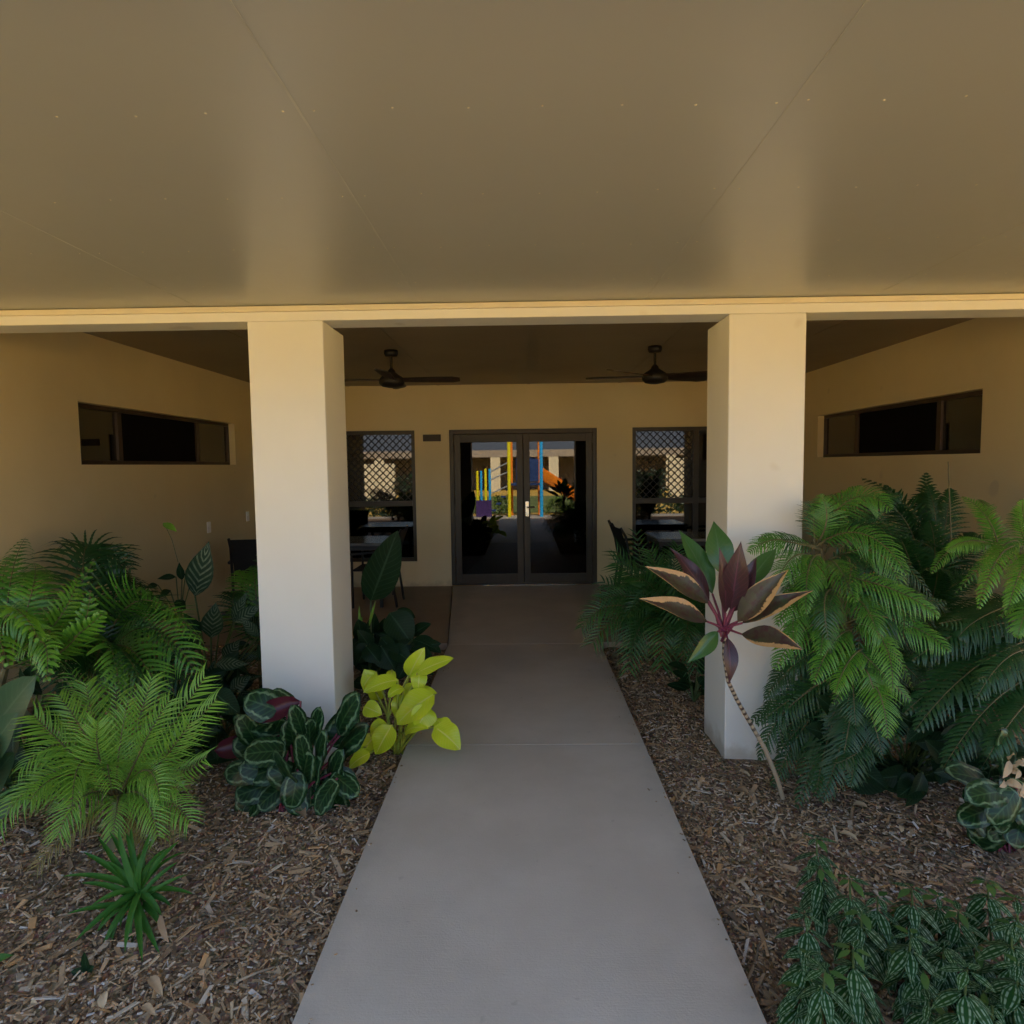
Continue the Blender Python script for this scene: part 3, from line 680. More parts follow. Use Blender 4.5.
# strap-leaved young dracaena
gB = on(137, 938); e = empty('dracaena', gB, 'small dark green rosette of strap leaves in front of the lime cycad', 'plant')
cD = at(139, 898, 2.28); rg = random.Random(5)
tips = ((70, 882), (88, 860), (101, 846), (120, 837), (127, 842), (176, 850), (176, 868), (188, 894), (163, 929), (152, 941), (126, 947), (111, 961), (79, 938), (73, 912), (100, 929), (135, 950), (147, 871), (110, 868), (168, 905), (150, 850), (95, 905), (122, 925), (160, 915), (140, 860), (112, 842), (150, 842), (182, 860), (105, 945), (142, 955), (184, 880), (86, 888), (98, 935), (158, 948), (132, 838), (166, 856))
for i, (tx, ty) in enumerate(tips):
    tx, ty = 138+(tx-138)*1.1, 895+(ty-895)*1.12
    dt = 2.28 - .16*((ty-890)/60) + rg.uniform(-.06, .06); m = MB()
    leaf(m, cD+V((rg.uniform(-.012, .012), rg.uniform(-.012, .012), rg.uniform(-.03, .03))), at(tx, ty-(4 if ty < 890 else 0), dt),  .025, rg.uniform(.03, .08), (rg.uniform(-.4, .4), -.4, 1), 'strap', .4, 10, wave=.03, rg=rg); m.build('leaf', STRAP, e, True)
m = MB(); leaf(m, at(160, 915, 2.2), at(169, 943, 2.12), .03, .01, (0, -1, .3), 'strap', .3, 7); m.build('dead_leaf', DEAD, e, True)['label'] = 'brown dead leaf'
m = MB(); m.tube([gB-V((0,0,.03)), cD], .014, 7); m.build('stem', RACHIS, e)
# silver striped prayer plants between wall and pillar
gB = on(212, 705); e = empty('zebra_plant', gB, 'tall dark plant with silver striped leaves between left wall and pillar', 'plant')
for b, t, wp, dd in (((195, 596), (209, 541), 27, 4.4), ((211, 638), (216, 602), 22, 4.2), ((233, 622), (247, 592), 12, 4.2), ((235, 622), (262, 605), 15, 4.1), ((216, 664), (249, 664), 14, 4.0), ((200, 650), (186, 620), 16, 4.3), ((225, 660), (240, 640), 18, 4.2), ((230, 690), (252, 676), 16, 4.0), ((222, 700), (232, 720), 16, 3.9), ((205, 680), (196, 708), 16, 4.0), ((240, 690), (256, 712), 16, 4.1), ((215, 690), (214, 660), 20, 4.1), ((196, 640), (176, 655), 14, 4.2)):
    m = MB(); B = at(*b, dd); leaf(m, B, at(*t, dd-.02), wp*dd/F, .02, (.3, -1, .4), 'lance', .2, 9, wave=.01)
    m.tube([gB, (gB*.4+B*.6)+V((0, 0, .04)), B], .006, 5, 1); m.build('leaf', [ZEBRA, STEM], e, True)
rg = random.Random(15)
for k in range(46):
    x, y = rg.uniform(178, 268), rg.uniform(625, 712); dd = rg.uniform(3.95, 4.6); a = rg.uniform(0, 6.28)
    B = at(x, y, dd); Tt = B + V((.16*math.cos(a), -.05, .16*math.sin(a)))
    if Tt.z < 0 or B.z < 0: continue
    m = MB(); leaf(m, B, Tt, .07, .02, (rg.uniform(-.5, .5), -1, rg.uniform(0, 1)), 'lance', .25, 7, rg=rg); m.tube([gB, (gB+B)/2+V((0, 0, .04)), B], .005, 5, 1); m.build('leaf', [ZEBRA if k % 4 == 0 else LILY, STEM], e, True)
gB = on(178, 690); e = empty('shrub', gB, 'thin dark leafy shrub against the left wall with one pale leaf held up', 'shrub')
for b, t, wp in (((182, 580), (179, 562), 8), ((176, 577), (157, 579), 9), ((158, 585), (146, 588), 8), ((186, 570), (196, 563), 7), ((170, 590), (160, 597), 9), ((190, 585), (204, 590), 9), ((176, 600), (186, 610), 10), ((168, 612), (158, 620), 10)):
    m = MB(); B = at(*b, 4.6); leaf(m, B, at(*t, 4.55), wp*4.6/F, .01, (.2, -.7, 1), 'lance', .2, 6); m.tube([at(180, 620, 4.6), B], .004, 5, 1); m.build('leaf', [LILY, STEM], e, True)
m = MB(); leaf(m, at(163, 523, 4.6), at(177, 532, 4.55), 8*4.6/F, .01, (0, -.6, 1), 'lance', .2, 6); m.tube([at(178, 562, 4.6), at(172, 540, 4.62), at(165, 525, 4.6)], .002, 5, 1); m.build('leaf', [CYCAD, STEM], e, True)['label'] = 'small pale green leaf held highest'
m = MB(); m.tube([gB, at(181, 620, 4.6), at(182, 575, 4.6)], [.008, .006, .003], 6); m.build('stem', RACHIS, e)
e = empty('fern', on(262, 700), 'small green fern mostly hidden behind the left pillar', 'fern', 'ferns along the beds')
for c, t, wp in (((250, 600, 4.9), (238, 570, 5.0), 20), ((256, 595, 4.9), (252, 566, 5.1), 18), ((262, 600, 4.9), (275, 575, 5.0), 18), ((245, 620, 4.8), (228, 612, 4.7), 18), ((270, 620, 4.8), (290, 612, 4.8), 18)):
    fpx(e, (260, 650, 4.9), c, t, wp, FERN_M, 18)
m = MB(); m.tube([on(262, 700), at(260, 650, 4.9)], .02, 6); m.build('stem', RACHIS, e)
# ring-marked calatheas
def calathea(gpx, D, leaves, label, seed):
    gB = on(*gpx); rg = random.Random(seed); e = empty('calathea', gB, label, 'plant', 'ring-leaved calatheas on the mulch')
    if seed == 4: leaves = list(leaves) + [(292, 738, 32, 40, 100, 0), (286, 766, 32, 40, 120, 0), (294, 790, 32, 40, 260, 0), (272, 796, 32, 40, 220, 0), (306, 768, 30, 38, 80, 0), (258, 770, 34, 40, 170, 0)]
    xs = [l[0] for l in leaves]; ys = [l[1] for l in leaves]
    leaves = list(leaves) + [(rg.uniform(min(xs)+14, max(xs)-6), rg.uniform(min(ys)+20, max(ys)+4), rg.uniform(28, 38), rg.uniform(34, 44), rg.uniform(40, 320), 0, .1) for k in range(34)]
    for (x, y, wp, hp, ang, mar, *bk) in leaves:
        dd = D + (.0 if y < gpx[1]-60 else -.12) + rg.uniform(-.06, .06) + (bk[0] if bk else 0); a = math.radians(ang)
        dx, dy = math.cos(a)*hp/2, -math.sin(a)*hp/2
        B, Tt = at(x-dx, y-dy, dd+.03), at(x+dx, y+dy, dd-.03)
        fc = V((rg.uniform(-.9, .9), -1, rg.uniform(.0, 1.5))) if not mar else V((.3, 1, -.4))
        m = MB(); leaf(m, B, Tt, wp*dd/F*.86, .03, fc, 'round', .22 if not mar else -.2, 10, curl=rg.uniform(.08, .42), wave=.045, rg=rg)
        st = gB + V((rg.uniform(-.05, .05), rg.uniform(-.05, .05), -.01))
        m.tube([st, st*.4+B*.6+V((0, 0, .03)), B], .006, 5, 1); m.build('leaf', [RING, PINK], e, True)
    return e
calathea((292, 808), 3.12, ((265, 706, 40, 46, 160, 0), (276, 710, 26, 52, 200, 1), (267, 727, 34, 42, 170, 0), (265, 753, 38, 46, 185, 0), (349, 714, 40, 46, 60, 0), (353, 741, 38, 44, 40, 0), (318, 724, 22, 36, 80, 0), (302, 752, 24, 38, 100, 0), (322, 748, 24, 38, 80, 0), (337, 766, 26, 36, 70, 0), (318, 773, 24, 36, 80, 0), (327, 797, 34, 42, 240, 0), (296, 799, 30, 36, 300, 0),
    (255, 790, 34, 44, 200, 0), (244, 771, 32, 42, 190, 0), (236, 747, 26, 44, 190, 1), (248, 730, 28, 36, 120, 0), (297, 722, 26, 36, 110, 0), (285, 776, 34, 40, 150, 0), (268, 772, 34, 40, 200, 0), (345, 785, 28, 36, 320, 0), (308, 735, 28, 34, 90, 0), (282, 745, 26, 40, 200, 1), (252, 810, 26, 34, 230, 0), (310, 790, 30, 36, 270, 0), (283, 702, 24, 34, 140, 0)), 'low ring-leaved calathea clump in front of the left pillar', 4)
calathea((1000, 850), 2.62, ((967, 778, 34, 46, 165, 0), (1004, 752, 38, 46, 100, 0), (1002, 806, 36, 44, 230, 0), (1026, 780, 36, 44, 80, 0), (985, 795, 34, 42, 190, 0), (1030, 815, 36, 44, 300, 0), (975, 815, 30, 38, 200, 0), (1018, 830, 32, 38, 260, 0)), 'ring-leaved calathea at the right edge with a dried flower head', 9)
e = [o for o in bpy.data.objects if o.name.startswith('calathea')][-1]; rg = random.Random(2)
m = MB()
for k in range(16):
    B = at(1012+rg.uniform(-14, 12), 768+rg.uniform(-16, 16), 2.5); leaf(m, B, B+V((rg.uniform(-.05, .05), -.03, rg.uniform(-.06, .03))), .03, .008, (rg.uniform(-1, 1), -1, .3), 'ovate', .5, 5, rg=rg)
m.build('dried_flower_head', DEADPALE, e)
# chartreuse plant
gB = on(398, 752); e = empty('lime_leaf_plant', gB, 'yellow green broad leaved plant spilling over the path beside the left pillar', 'plant')
def z6(x, y): return (200+x*.29297, 560+y*.29297)
for b, t, wz, dd, fc in (((712, 400), (768, 298), 62, 3.75, (0, -1, .5)), ((742, 385), (868, 335), 58, 3.65, (0, -.8, 1)), ((748, 375), (742, 452), 52, 3.68, (.3, -1, .4)), ((675, 410), (558, 452), 58, 3.62, (0, -.8, 1)), ((600, 450), (560, 372), 62, 3.8, (.2, -1, .4)), ((695, 437), (640, 470), 40, 3.62, (0, -.8, 1)), ((560, 500), (622, 528), 56, 3.55, (0, -1, .7)),
                        ((800, 458), (672, 562), 104, 3.6, (0, -.8, 1)), ((800, 570), (888, 648), 88, 3.5, (0, -.7, 1)), ((790, 555), (880, 585), 46, 3.6, (0, -.7, 1)), ((655, 565), (600, 664), 78, 3.5, (0, -1, .6)), ((580, 660), (508, 712), 50, 3.45, (0, -.8, 1)), ((600, 600), (540, 668), 60, 3.55, (0, -1, .6)), ((690, 460), (670, 540), 50, 3.7, (0, -1, .4)), ((610, 480), (590, 400), 50, 3.85, (0, -1, .3)), ((655, 375), (640, 440), 34, 3.9, (.3, -1, .2)), ((700, 590), (780, 575), 50, 3.55, (0, -.6, 1)), ((780, 500), (740, 575), 84, 3.57, (.3, -1, .5)), ((720, 470), (810, 455), 62, 3.68, (0, -.8, 1)), ((810, 545), (850, 610), 60, 3.55, (.2, -.8, 1)), ((600, 380), (555, 440), 50, 3.78, (-.3, -1, .4)), ((640, 560), (580, 600), 56, 3.56, (0, -1, .8)), ((560, 640), (540, 700), 52, 3.5, (.3, -1, .6)), ((730, 420), (700, 480), 44, 3.72, (-.3, -1, .4)), ((690, 500), (720, 560), 64, 3.62, (0, -1, .6))):
    m = MB(); B = at(*z6(*b), dd); leaf(m, B, at(*z6(*t), dd-.04), wz*.293*dd/F*1.1, random.uniform(.02, .06), fc, 'ovate', .38, 10, wave=.03, curl=.2)
    m.tube([gB+V((random.uniform(-.03, .03), random.uniform(-.03, .03), 0)), (gB*.45+B*.55)+V((0, 0, .05)), B], .006, 6, 1); m.build('leaf', [LIME, LIMESTEM], e, True)
m = MB(); m.tube([gB-V((0,0,.02)), at(*z6(640, 540), 3.66), at(*z6(712, 395), 3.72)], [.013, .010, .006], 7); m.tube([at(*z6(640, 540), 3.66), at(*z6(655, 430), 3.66)], .006, 6); m.build('stem', LIMESTEM, e)
# dark peace-lily type plant
gB = on(372, 690); e = empty('broad_leaf_plant', gB, 'dark broad leaved plant behind left pillar with one big upright leaf', 'plant')
def z4(x, y): return (340+x*.16602, 520+y*.16602)
for b, t, wz, dd, fc in (((185, 485), (348, 62), 215, 4.9, (.3, -1, .2)), ((300, 560), (430, 745), 190, 4.7, (0, -.8, .8)), ((330, 560), (455, 590), 90, 4.9, (0, -.6, 1)), ((440, 690), (550, 625), 80, 4.8, (0, -.8, .7)), ((440, 720), (610, 800), 110, 4.6, (0, -.6, 1)), ((180, 650), (90, 700), 120, 4.7, (0, -1, .5)), ((250, 760), (330, 900), 170, 4.4, (0, -1, .5)), ((180, 750), (110, 860), 120, 4.4, (0, -1, .5)), ((300, 770), (430, 860), 120, 4.4, (0, -.8, .8)), ((200, 700), (210, 560), 90, 4.9, (0, -1, .3)), ((260, 700), (270, 590), 80, 5, (0, -1, .3)), ((160, 760), (240, 860), 120, 4.35, (0, -1, .4)), ((430, 780), (560, 840), 100, 4.5, (0, -.5, 1))):
    m = MB(); B = at(*z4(*b), dd); leaf(m, B, at(*z4(*t), dd-.03), wz*.166*dd/F, .03, fc, 'ovate', .25, 10, wave=.01)
    m.tube([gB, (gB*.4+B*.6)+V((0, 0, .03)), B], .007, 6, 1); m.build('leaf', [LILY, STEM], e, True)
rg = random.Random(14)
for k in range(34):
    x, y = rg.uniform(80, 480), rg.uniform(640, 980); dd = rg.uniform(4.5, 5.0); a = rg.uniform(0, 6.28)
    B = at(*z4(x, y), dd); Tt = B + V((.2*math.cos(a), -.05, .2*math.sin(a)*.8))
    if Tt.z < 0 or B.z < 0: continue
    m = MB(); leaf(m, B, Tt, .11, .02, (rg.uniform(-.5, .5), -1, rg.uniform(0, 1)), 'ovate', .25, 8, rg=rg); m.tube([gB, (gB+B)/2+V((0, 0, .04)), B], .006, 5, 1); m.build('leaf', [LILY, STEM], e, True)
for b, t in (((175, 640), (215, 485)), ((125, 665), (115, 510)), ((120, 640), (135, 580))):
    m = MB(); leaf(m, at(*z4(*b), 4.6), at(*z4(*t), 4.6), .022, .01, (0, -1, .2), 'lance', .5, 6); m.build('bud', CYCAD, e, True)['label'] = 'slim pale green rolled bud'

# ------------------------------------------------------------------ right bed
def z7(x, y): return (560+x*.29297, 500+y*.29297)
gB = on(784, 803); e = empty('cordyline', gB, 'leaning cordyline with maroon, green and scorched leaves before the right pillar', 'plant')
tr = [(784, 803, 3.12), (778, 781, 3.1), (765, 749, 3.06), (750, 722.7, 3.04), (737, 700, 3.02), (728, 681, 3.0), (724, 655, 3.0), (724, 628, 3.0)]
P0 = [gB-V((0,0,.03))]+[at(*p) for p in tr]
m = MB(); fine = []
for i in range(len(P0)-1):
    for k in range(4): fine.append(P0[i].lerp(P0[i+1], k/4))
fine.append(P0[-1]); m.tube(fine, [.0115-.003*min(1, i/len(fine)) for i in range(len(fine))], 9); m.build('trunk', CANE, e, True)
crn = at(724, 632, 3.0)
CL = [((520, 320), (404, 100), 84, CGREEN, 3.08, 3.2, (.3, -1, .5)), ((548, 250), (524, 72), 92, CGREEN, 3.1, 3.2, (0, -1, .3)), ((565, 385), (543, 160), 56, CMAROON, 2.98, 2.95, (.2, -1, .3)), ((583, 372), (618, 140), 84, CMAROON, 2.98, 2.93, (-.3, -1, .3)), ((600, 355), (672, 195), 64, CMAROON, 2.97, 2.96, (-.4, -1, .4)), ((630, 300), (738, 165), 66, CGREEN, 3.08, 3.2, (-.4, -1, .4)),
      ((606, 415), (782, 236), 82, CDRY, 2.95, 2.86, (-.5, -1, .6)), ((622, 420), (866, 308), 62, CDRY, 2.95, 2.85, (-.3, -1, 1)), ((620, 458), (832, 512), 82, CDRY, 2.92, 2.75, (0, -1, .9)), ((571, 470), (577, 628), 52, CMAROON, 2.92, 2.86, (.2, -1, .2)), ((538, 450), (432, 558), 54, CGREEN, 2.92, 2.80, (.3, -1, .4)), ((502, 415), (270, 336), 76, CDRY, 2.94, 2.8, (.3, -1, .9)), ((506, 352), (290, 226), 80, CDRY, 2.98, 2.92, (.4, -1, .8)), ((500, 330), (325, 225), 56, CGREEN, 3.05, 3.1, (.4, -.7, 1)), ((508, 345), (374, 162), 66, CMAROON, 3.02, 3.05, (.4, -1, .6)), ((590, 380), (640, 250), 60, CMAROON, 3.0, 2.98, (-.2, -1, .3))]
for b, t, wz, mt, d0, d1, fc in CL:
    m = MB(); B = at(*z7(*b), d0); leaf(m, B, at(*z7(*t), d1), wz*.293*d0/F*1.05, .035, fc, 'lance', .3, 12, wave=.015)
    m.tube([crn+V((random.uniform(-.01, .01), 0, random.uniform(-.05, .03))), (crn+B)/2+V((0, 0, .01)), B], [.008, .006, .005], 6, 1)
    m.build('leaf', [mt, PINK], e, True)
# the big fern beside the pillar
def zf(x, y, d): return (724+x*.29297, 450+y*.29297, d)
e = empty('fern', on(868, 775), 'big lush green fern spilling over the right pillar edge', 'fern', 'ferns along the beds')
cr = zf(430, 760, 3.35)
FR = [((300, 320, 3.4), (440, 165, 3.4), (572, 205, 3.25), 62, FERN_M), ((300, 340, 3.3), (470, 285, 3.2), (630, 430, 3.0), 58, FERN_M), ((330, 340, 3.3), (190, 305, 3.25), (85, 350, 3.15), 48, FERN_M), ((330, 420, 3.2), (560, 470, 3.05), (738, 570, 2.95), 56, FERN_M), ((400, 600, 3.1), (600, 590, 3.0), (772, 690, 2.85), 58, FERN_M),
      ((420, 600, 3.1), (540, 650, 2.95), (575, 825, 2.8), 46, FERN_L), ((470, 760, 3.0), (530, 830, 2.85), (560, 985, 2.75), 52, FERN_L), ((440, 610, 3.1), (370, 660, 2.95), (305, 800, 2.8), 50, FERN_M), ((470, 680, 3.0), (420, 730, 2.9), (380, 830, 2.8), 46, FERN_L), ((370, 440, 3.2), (270, 470, 3.1), (180, 600, 2.95), 56, FERN_M), ((400, 590, 3.15), (280, 610, 3.05), (170, 750, 2.9), 56, FERN_M),
      ((350, 380, 3.25), (390, 400, 3.1), (450, 520, 2.9), 52, FERN_M), ((330, 360, 3.25), (290, 400, 3.1), (280, 560, 2.95), 50, FERN_M), ((400, 500, 3.15), (470, 520, 3.0), (530, 640, 2.85), 50, FERN_M), ((380, 480, 3.15), (350, 560, 3.0), (330, 700, 2.85), 50, FERN_M), ((350, 330, 3.45), (500, 250, 3.45), (560, 330, 3.3), 56, FERN_D), ((420, 640, 3.1), (500, 720, 2.95), (640, 860, 2.85), 50, FERN_M),
      ((320, 330, 3.4), (370, 200, 3.45), (470, 120, 3.5), 50, FERN_M), ((440, 760, 3.25), (280, 820, 3.25), (110, 940, 3.22), 60, FERN_D), ((440, 780, 3.2), (320, 880, 3.22), (180, 1040, 3.2), 62, FERN_D), ((440, 800, 3.2), (360, 920, 3.18), (250, 1110, 3.12), 62, FERN_D), ((450, 800, 3.1), (430, 920, 2.95), (400, 1090, 2.85), 58, FERN_D), ((450, 800, 3.1), (500, 900, 2.95), (540, 1040, 2.85), 56, FERN_D), ((430, 740, 3.25), (260, 740, 3.28), (140, 850, 3.25), 56, FERN_D), ((450, 700, 3.2), (560, 700, 3.1), (680, 800, 3.0), 56, FERN_D),
      ((380, 450, 3.35), (560, 400, 3.4), (660, 480, 3.4), 58, FERN_D), ((440, 560, 3.35), (600, 520, 3.4), (720, 620, 3.3), 58, FERN_D), ((300, 500, 3.3), (250, 480, 3.3), (200, 520, 3.3), 40, FERN_D)]
FR += [((310, 330, 3.35), (350, 240, 3.3), (330, 150, 3.35), 56, FERN_M), ((300, 360, 3.25), (230, 370, 3.15), (180, 460, 3.05), 52, FERN_M), ((360, 380, 3.3), (520, 350, 3.2), (610, 500, 3.1), 58, FERN_M), ((330, 420, 3.25), (250, 520, 3.1), (240, 660, 2.95), 54, FERN_M), ((420, 540, 3.15), (560, 520, 3.05), (690, 640, 2.95), 58, FERN_M), ((340, 360, 3.5), (420, 260, 3.6), (520, 220, 3.6), 58, FERN_D),
       ((420, 800, 3.05), (340, 980, 3.08), (245, 1225, 3.0), 60, FERN_D), ((430, 800, 3.05), (400, 1000, 2.95), (330, 1200, 2.85), 60, FERN_D), ((420, 790, 3.05), (270, 950, 3.2), (165, 1150, 3.17), 60, FERN_D), ((440, 800, 3.05), (450, 980, 2.95), (430, 1150, 2.85), 58, FERN_D), ((420, 760, 3.1), (220, 880, 3.22), (120, 1060, 3.2), 58, FERN_D),
       ((430, 700, 3.2), (330, 680, 3.15), (210, 760, 3.05), 58, FERN_D), ((440, 720, 3.1), (440, 800, 2.95), (450, 940, 2.85), 58, FERN_D), ((440, 640, 3.3), (560, 600, 3.3), (650, 720, 3.2), 60, FERN_D), ((400, 600, 3.4), (320, 520, 3.45), (260, 560, 3.4), 56, FERN_D), ((440, 700, 3.4), (560, 720, 3.4), (620, 900, 3.3), 60, FERN_D)]
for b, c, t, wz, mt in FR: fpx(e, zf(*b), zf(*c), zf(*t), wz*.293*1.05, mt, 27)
for a in FR[:12:2]:
    m = MB(); m.tube([at(*cr), (at(*cr)+at(*zf(*a[0])))/2+V((0, .03, 0)), at(*zf(*a[0]))], .006, 5); m.build('stalk', RACHIS, e)
m = MB(); m.tube([on(868, 775), at(*cr), at(*zf(380, 480, 3.3)), at(*zf(330, 360, 3.35))], [.05, .04, .03, .015], 8); m.build('stem', RACHIS, e)
# dark fern behind and fern at the right edge
e = empty('fern', on(935, 735), 'tall shaded dark fern under the right high window', 'fern', 'ferns along the beds')
cr = zf(690, 600, 4.2)
for c, t, wz in (((620, 320, 4.3), (555, 120, 4.4), 56), ((690, 300, 4.3), (690, 75, 4.5), 54), ((640, 280, 4.2), (500, 170, 4.3), 52), ((750, 300, 4.2), (770, 130, 4.3), 52), ((780, 380, 4.1), (850, 280, 4.1), 50), ((720, 380, 4.1), (700, 240, 4.0), 56), ((640, 400, 4.0), (600, 300, 3.9), 52), ((760, 480, 4.0), (860, 440, 3.9), 54), ((640, 480, 4.0), (560, 470, 3.8), 54), ((720, 470, 3.9), (730, 400, 3.6), 56), ((800, 560, 4.0), (900, 600, 3.8), 54), ((720, 640, 3.8), (740, 760, 3.5), 60), ((800, 640, 3.8), (880, 760, 3.6), 60), ((660, 640, 3.8), (640, 760, 3.6), 56), ((720, 560, 3.8), (800, 700, 3.5), 60), ((620, 560, 3.8), (560, 680, 3.6), 60), ((700, 700, 3.7), (690, 900, 3.4), 60), ((780, 720, 3.7), (800, 920, 3.4), 60), ((640, 700, 3.7), (580, 860, 3.4), 60), ((600, 380, 4.3), (520, 300, 4.3), 56)):
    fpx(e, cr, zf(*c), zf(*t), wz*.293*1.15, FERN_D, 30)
m = MB(); m.tube([on(935, 735), at(*cr)], [.05, .02], 8); m.tube([at(*cr), at(*zf(775, 300, 4.0)), at(*zf(765, 40, 4.05))], [.006, .005, .003], 5); m.build('stem', RACHIS, e)
e = empty('fern', on(1045, 800), 'green fern at the right edge with fronds hanging over the calathea', 'fern', 'ferns along the beds')
cr = zf(1080, 560, 3.1)
for b, c, t, wz, mt in (((940, 420, 3.3), (915, 260, 3.3), (812, 158, 3.3), 36, FERN_L), ((930, 330, 3.4), (840, 310, 3.3), (758, 345, 3.2), 32, FERN_L), ((1010, 330, 3.2), (935, 370, 3.0), (868, 545, 2.85), 38, FERN_L), ((1090, 340, 3.1), (1020, 400, 2.9), (965, 570, 2.8), 38, FERN_L), ((1080, 420, 3.2), (1030, 260, 3.2), (1020, 170, 3.2), 38, FERN_L), ((1080, 500, 3.1), (900, 560, 3.0), (800, 640, 2.95), 64, FERN_D),
                 ((1080, 640, 3.0), (860, 740, 2.9), (650, 960, 2.75), 84, FERN_D), ((1110, 760, 2.9), (930, 850, 2.8), (745, 1090, 2.65), 84, FERN_D), ((1080, 560, 3.1), (860, 600, 3.0), (640, 720, 2.95), 74, FERN_D), ((1080, 560, 3.2), (900, 540, 3.2), (780, 580, 3.2), 64, FERN_D), ((1090, 700, 2.95), (980, 700, 2.8), (860, 850, 2.7), 70, FERN_D), ((1100, 800, 2.9), (1000, 900, 2.7), (900, 1050, 2.6), 64, FERN_D), ((1100, 500, 3.1), (1050, 520, 2.8), (1000, 640, 2.7), 56, FERN_M), ((1080, 640, 3.1), (940, 640, 3.05), (740, 800, 3.0), 74, FERN_D)):
    fpx(e, zf(*b), zf(*c), zf(*t), wz*.293, mt, 28)
m = MB(); m.tube([on(1045, 800), at(*cr), at(*zf(1010, 330, 3.25)), at(*zf(940, 420, 3.3))], [.05, .04, .02, .008], 8); m.build('stem', RACHIS, e)
# fern palm behind the right pillar, dark plant at its foot
gB = on(672, 668); e = empty('fern_palm', gB, 'dark green palm-like cycad overhanging the path edge behind right pillar', 'cycad')
rg = random.Random(21)
for c, t, wp in (((645, 590, 5.0), (614, 562, 4.95), 24), ((662, 590, 5.1), (650, 550, 5.2), 22), ((630, 612, 4.8), (592, 645, 4.6), 24), ((645, 620, 4.7), (628, 672, 4.45), 24), ((690, 590, 5.0), (712, 560, 5.1), 24), ((672, 585, 5.1), (678, 545, 5.3), 24), ((640, 600, 4.9), (602, 600, 4.8), 24), ((665, 620, 4.6), (662, 668, 4.4), 24), ((695, 615, 4.8), (725, 630, 4.6), 24), ((685, 625, 4.6), (695, 670, 4.4), 24), ((650, 600, 4.7), (625, 620, 4.4), 24), ((655, 590, 4.9), (632, 578, 4.8), 24), ((680, 605, 4.7), (690, 600, 4.4), 22)):
    fpx(e, (672, 632, 4.95), c, t, wp, PALM, 24, 'cycad', start=.12, fwd=.5, rg=rg)
m = MB(); m.tube([gB, at(672, 632, 4.95)], [.06, .04], 8); m.build('trunk', RACHIS, e)
gB = on(694, 702); e = empty('broad_leaf_plant', gB, 'low very dark leafy plant at the foot of the right pillar', 'plant')
rg = random.Random(8)
for k in range(14):
    a = rg.uniform(0, 6.28); r = rg.uniform(.08, .22); z = rg.uniform(.05, .32)
    B = gB + V((math.cos(a)*r*.3, math.sin(a)*r*.3, z*.8)); Tt = gB + V((math.cos(a)*r-.04, math.sin(a)*r*.7, z))
    m = MB(); leaf(m, B, Tt, .085, .02, (0, -.5, 1), 'ovate', .2, 7, rg=rg); m.tube([gB, B], .005, 5, 1); m.build('leaf', [LILY, STEM], e, True)
# shaded undergrowth below the ferns
def undergrowth(gpx, box, dr, n, label, seed, size=.11):
    gB = on(*gpx); e = empty('broad_leaf_plant', gB, label, 'plant'); rg = random.Random(seed); k = 0
    while k < n:
        k += 1; x, y = rg.uniform(box[0], box[2]), rg.uniform(box[1], box[3]); dd = rg.uniform(*dr); B = at(x, y, dd); a = rg.uniform(0, 6.28)
        Tt = B + V((.2*math.cos(a), -.07, .16*math.sin(a)))
        if B.z < .01: B.z = .02 + .03*rg.random()
        if Tt.z < .01: Tt.z = .02 + .05*rg.random()
        m = MB(); leaf(m, B, Tt, size*rg.uniform(.7, 1.1), .03, (rg.uniform(-.7, .7), -1, rg.uniform(.1, 1.4)), 'ovate', .25, 8, wave=.02, rg=rg)
        m.tube([gB+V((rg.uniform(-.06, .06), rg.uniform(-.06, .06), -.01)), (gB+B)/2+V((0, 0, .05)), B], .005, 5, 1); m.build('leaf', [LILY, STEM], e, True)
undergrowth((905, 780), (830, 690, 1000, 800), (3.0, 3.5), 70, 'dark leafy plant in deep shade under the right hand ferns', 41)
undergrowth((20, 800), (-20, 690, 70, 800), (2.9, 3.3), 40, 'dark leafy plant in shade between the lime cycad and the left edge', 42)
undergrowth((222, 752), (180, 690, 258, 760), (3.3, 3.8), 40, 'dark leafy plant in shade between the lime cycad and the left pillar', 43)
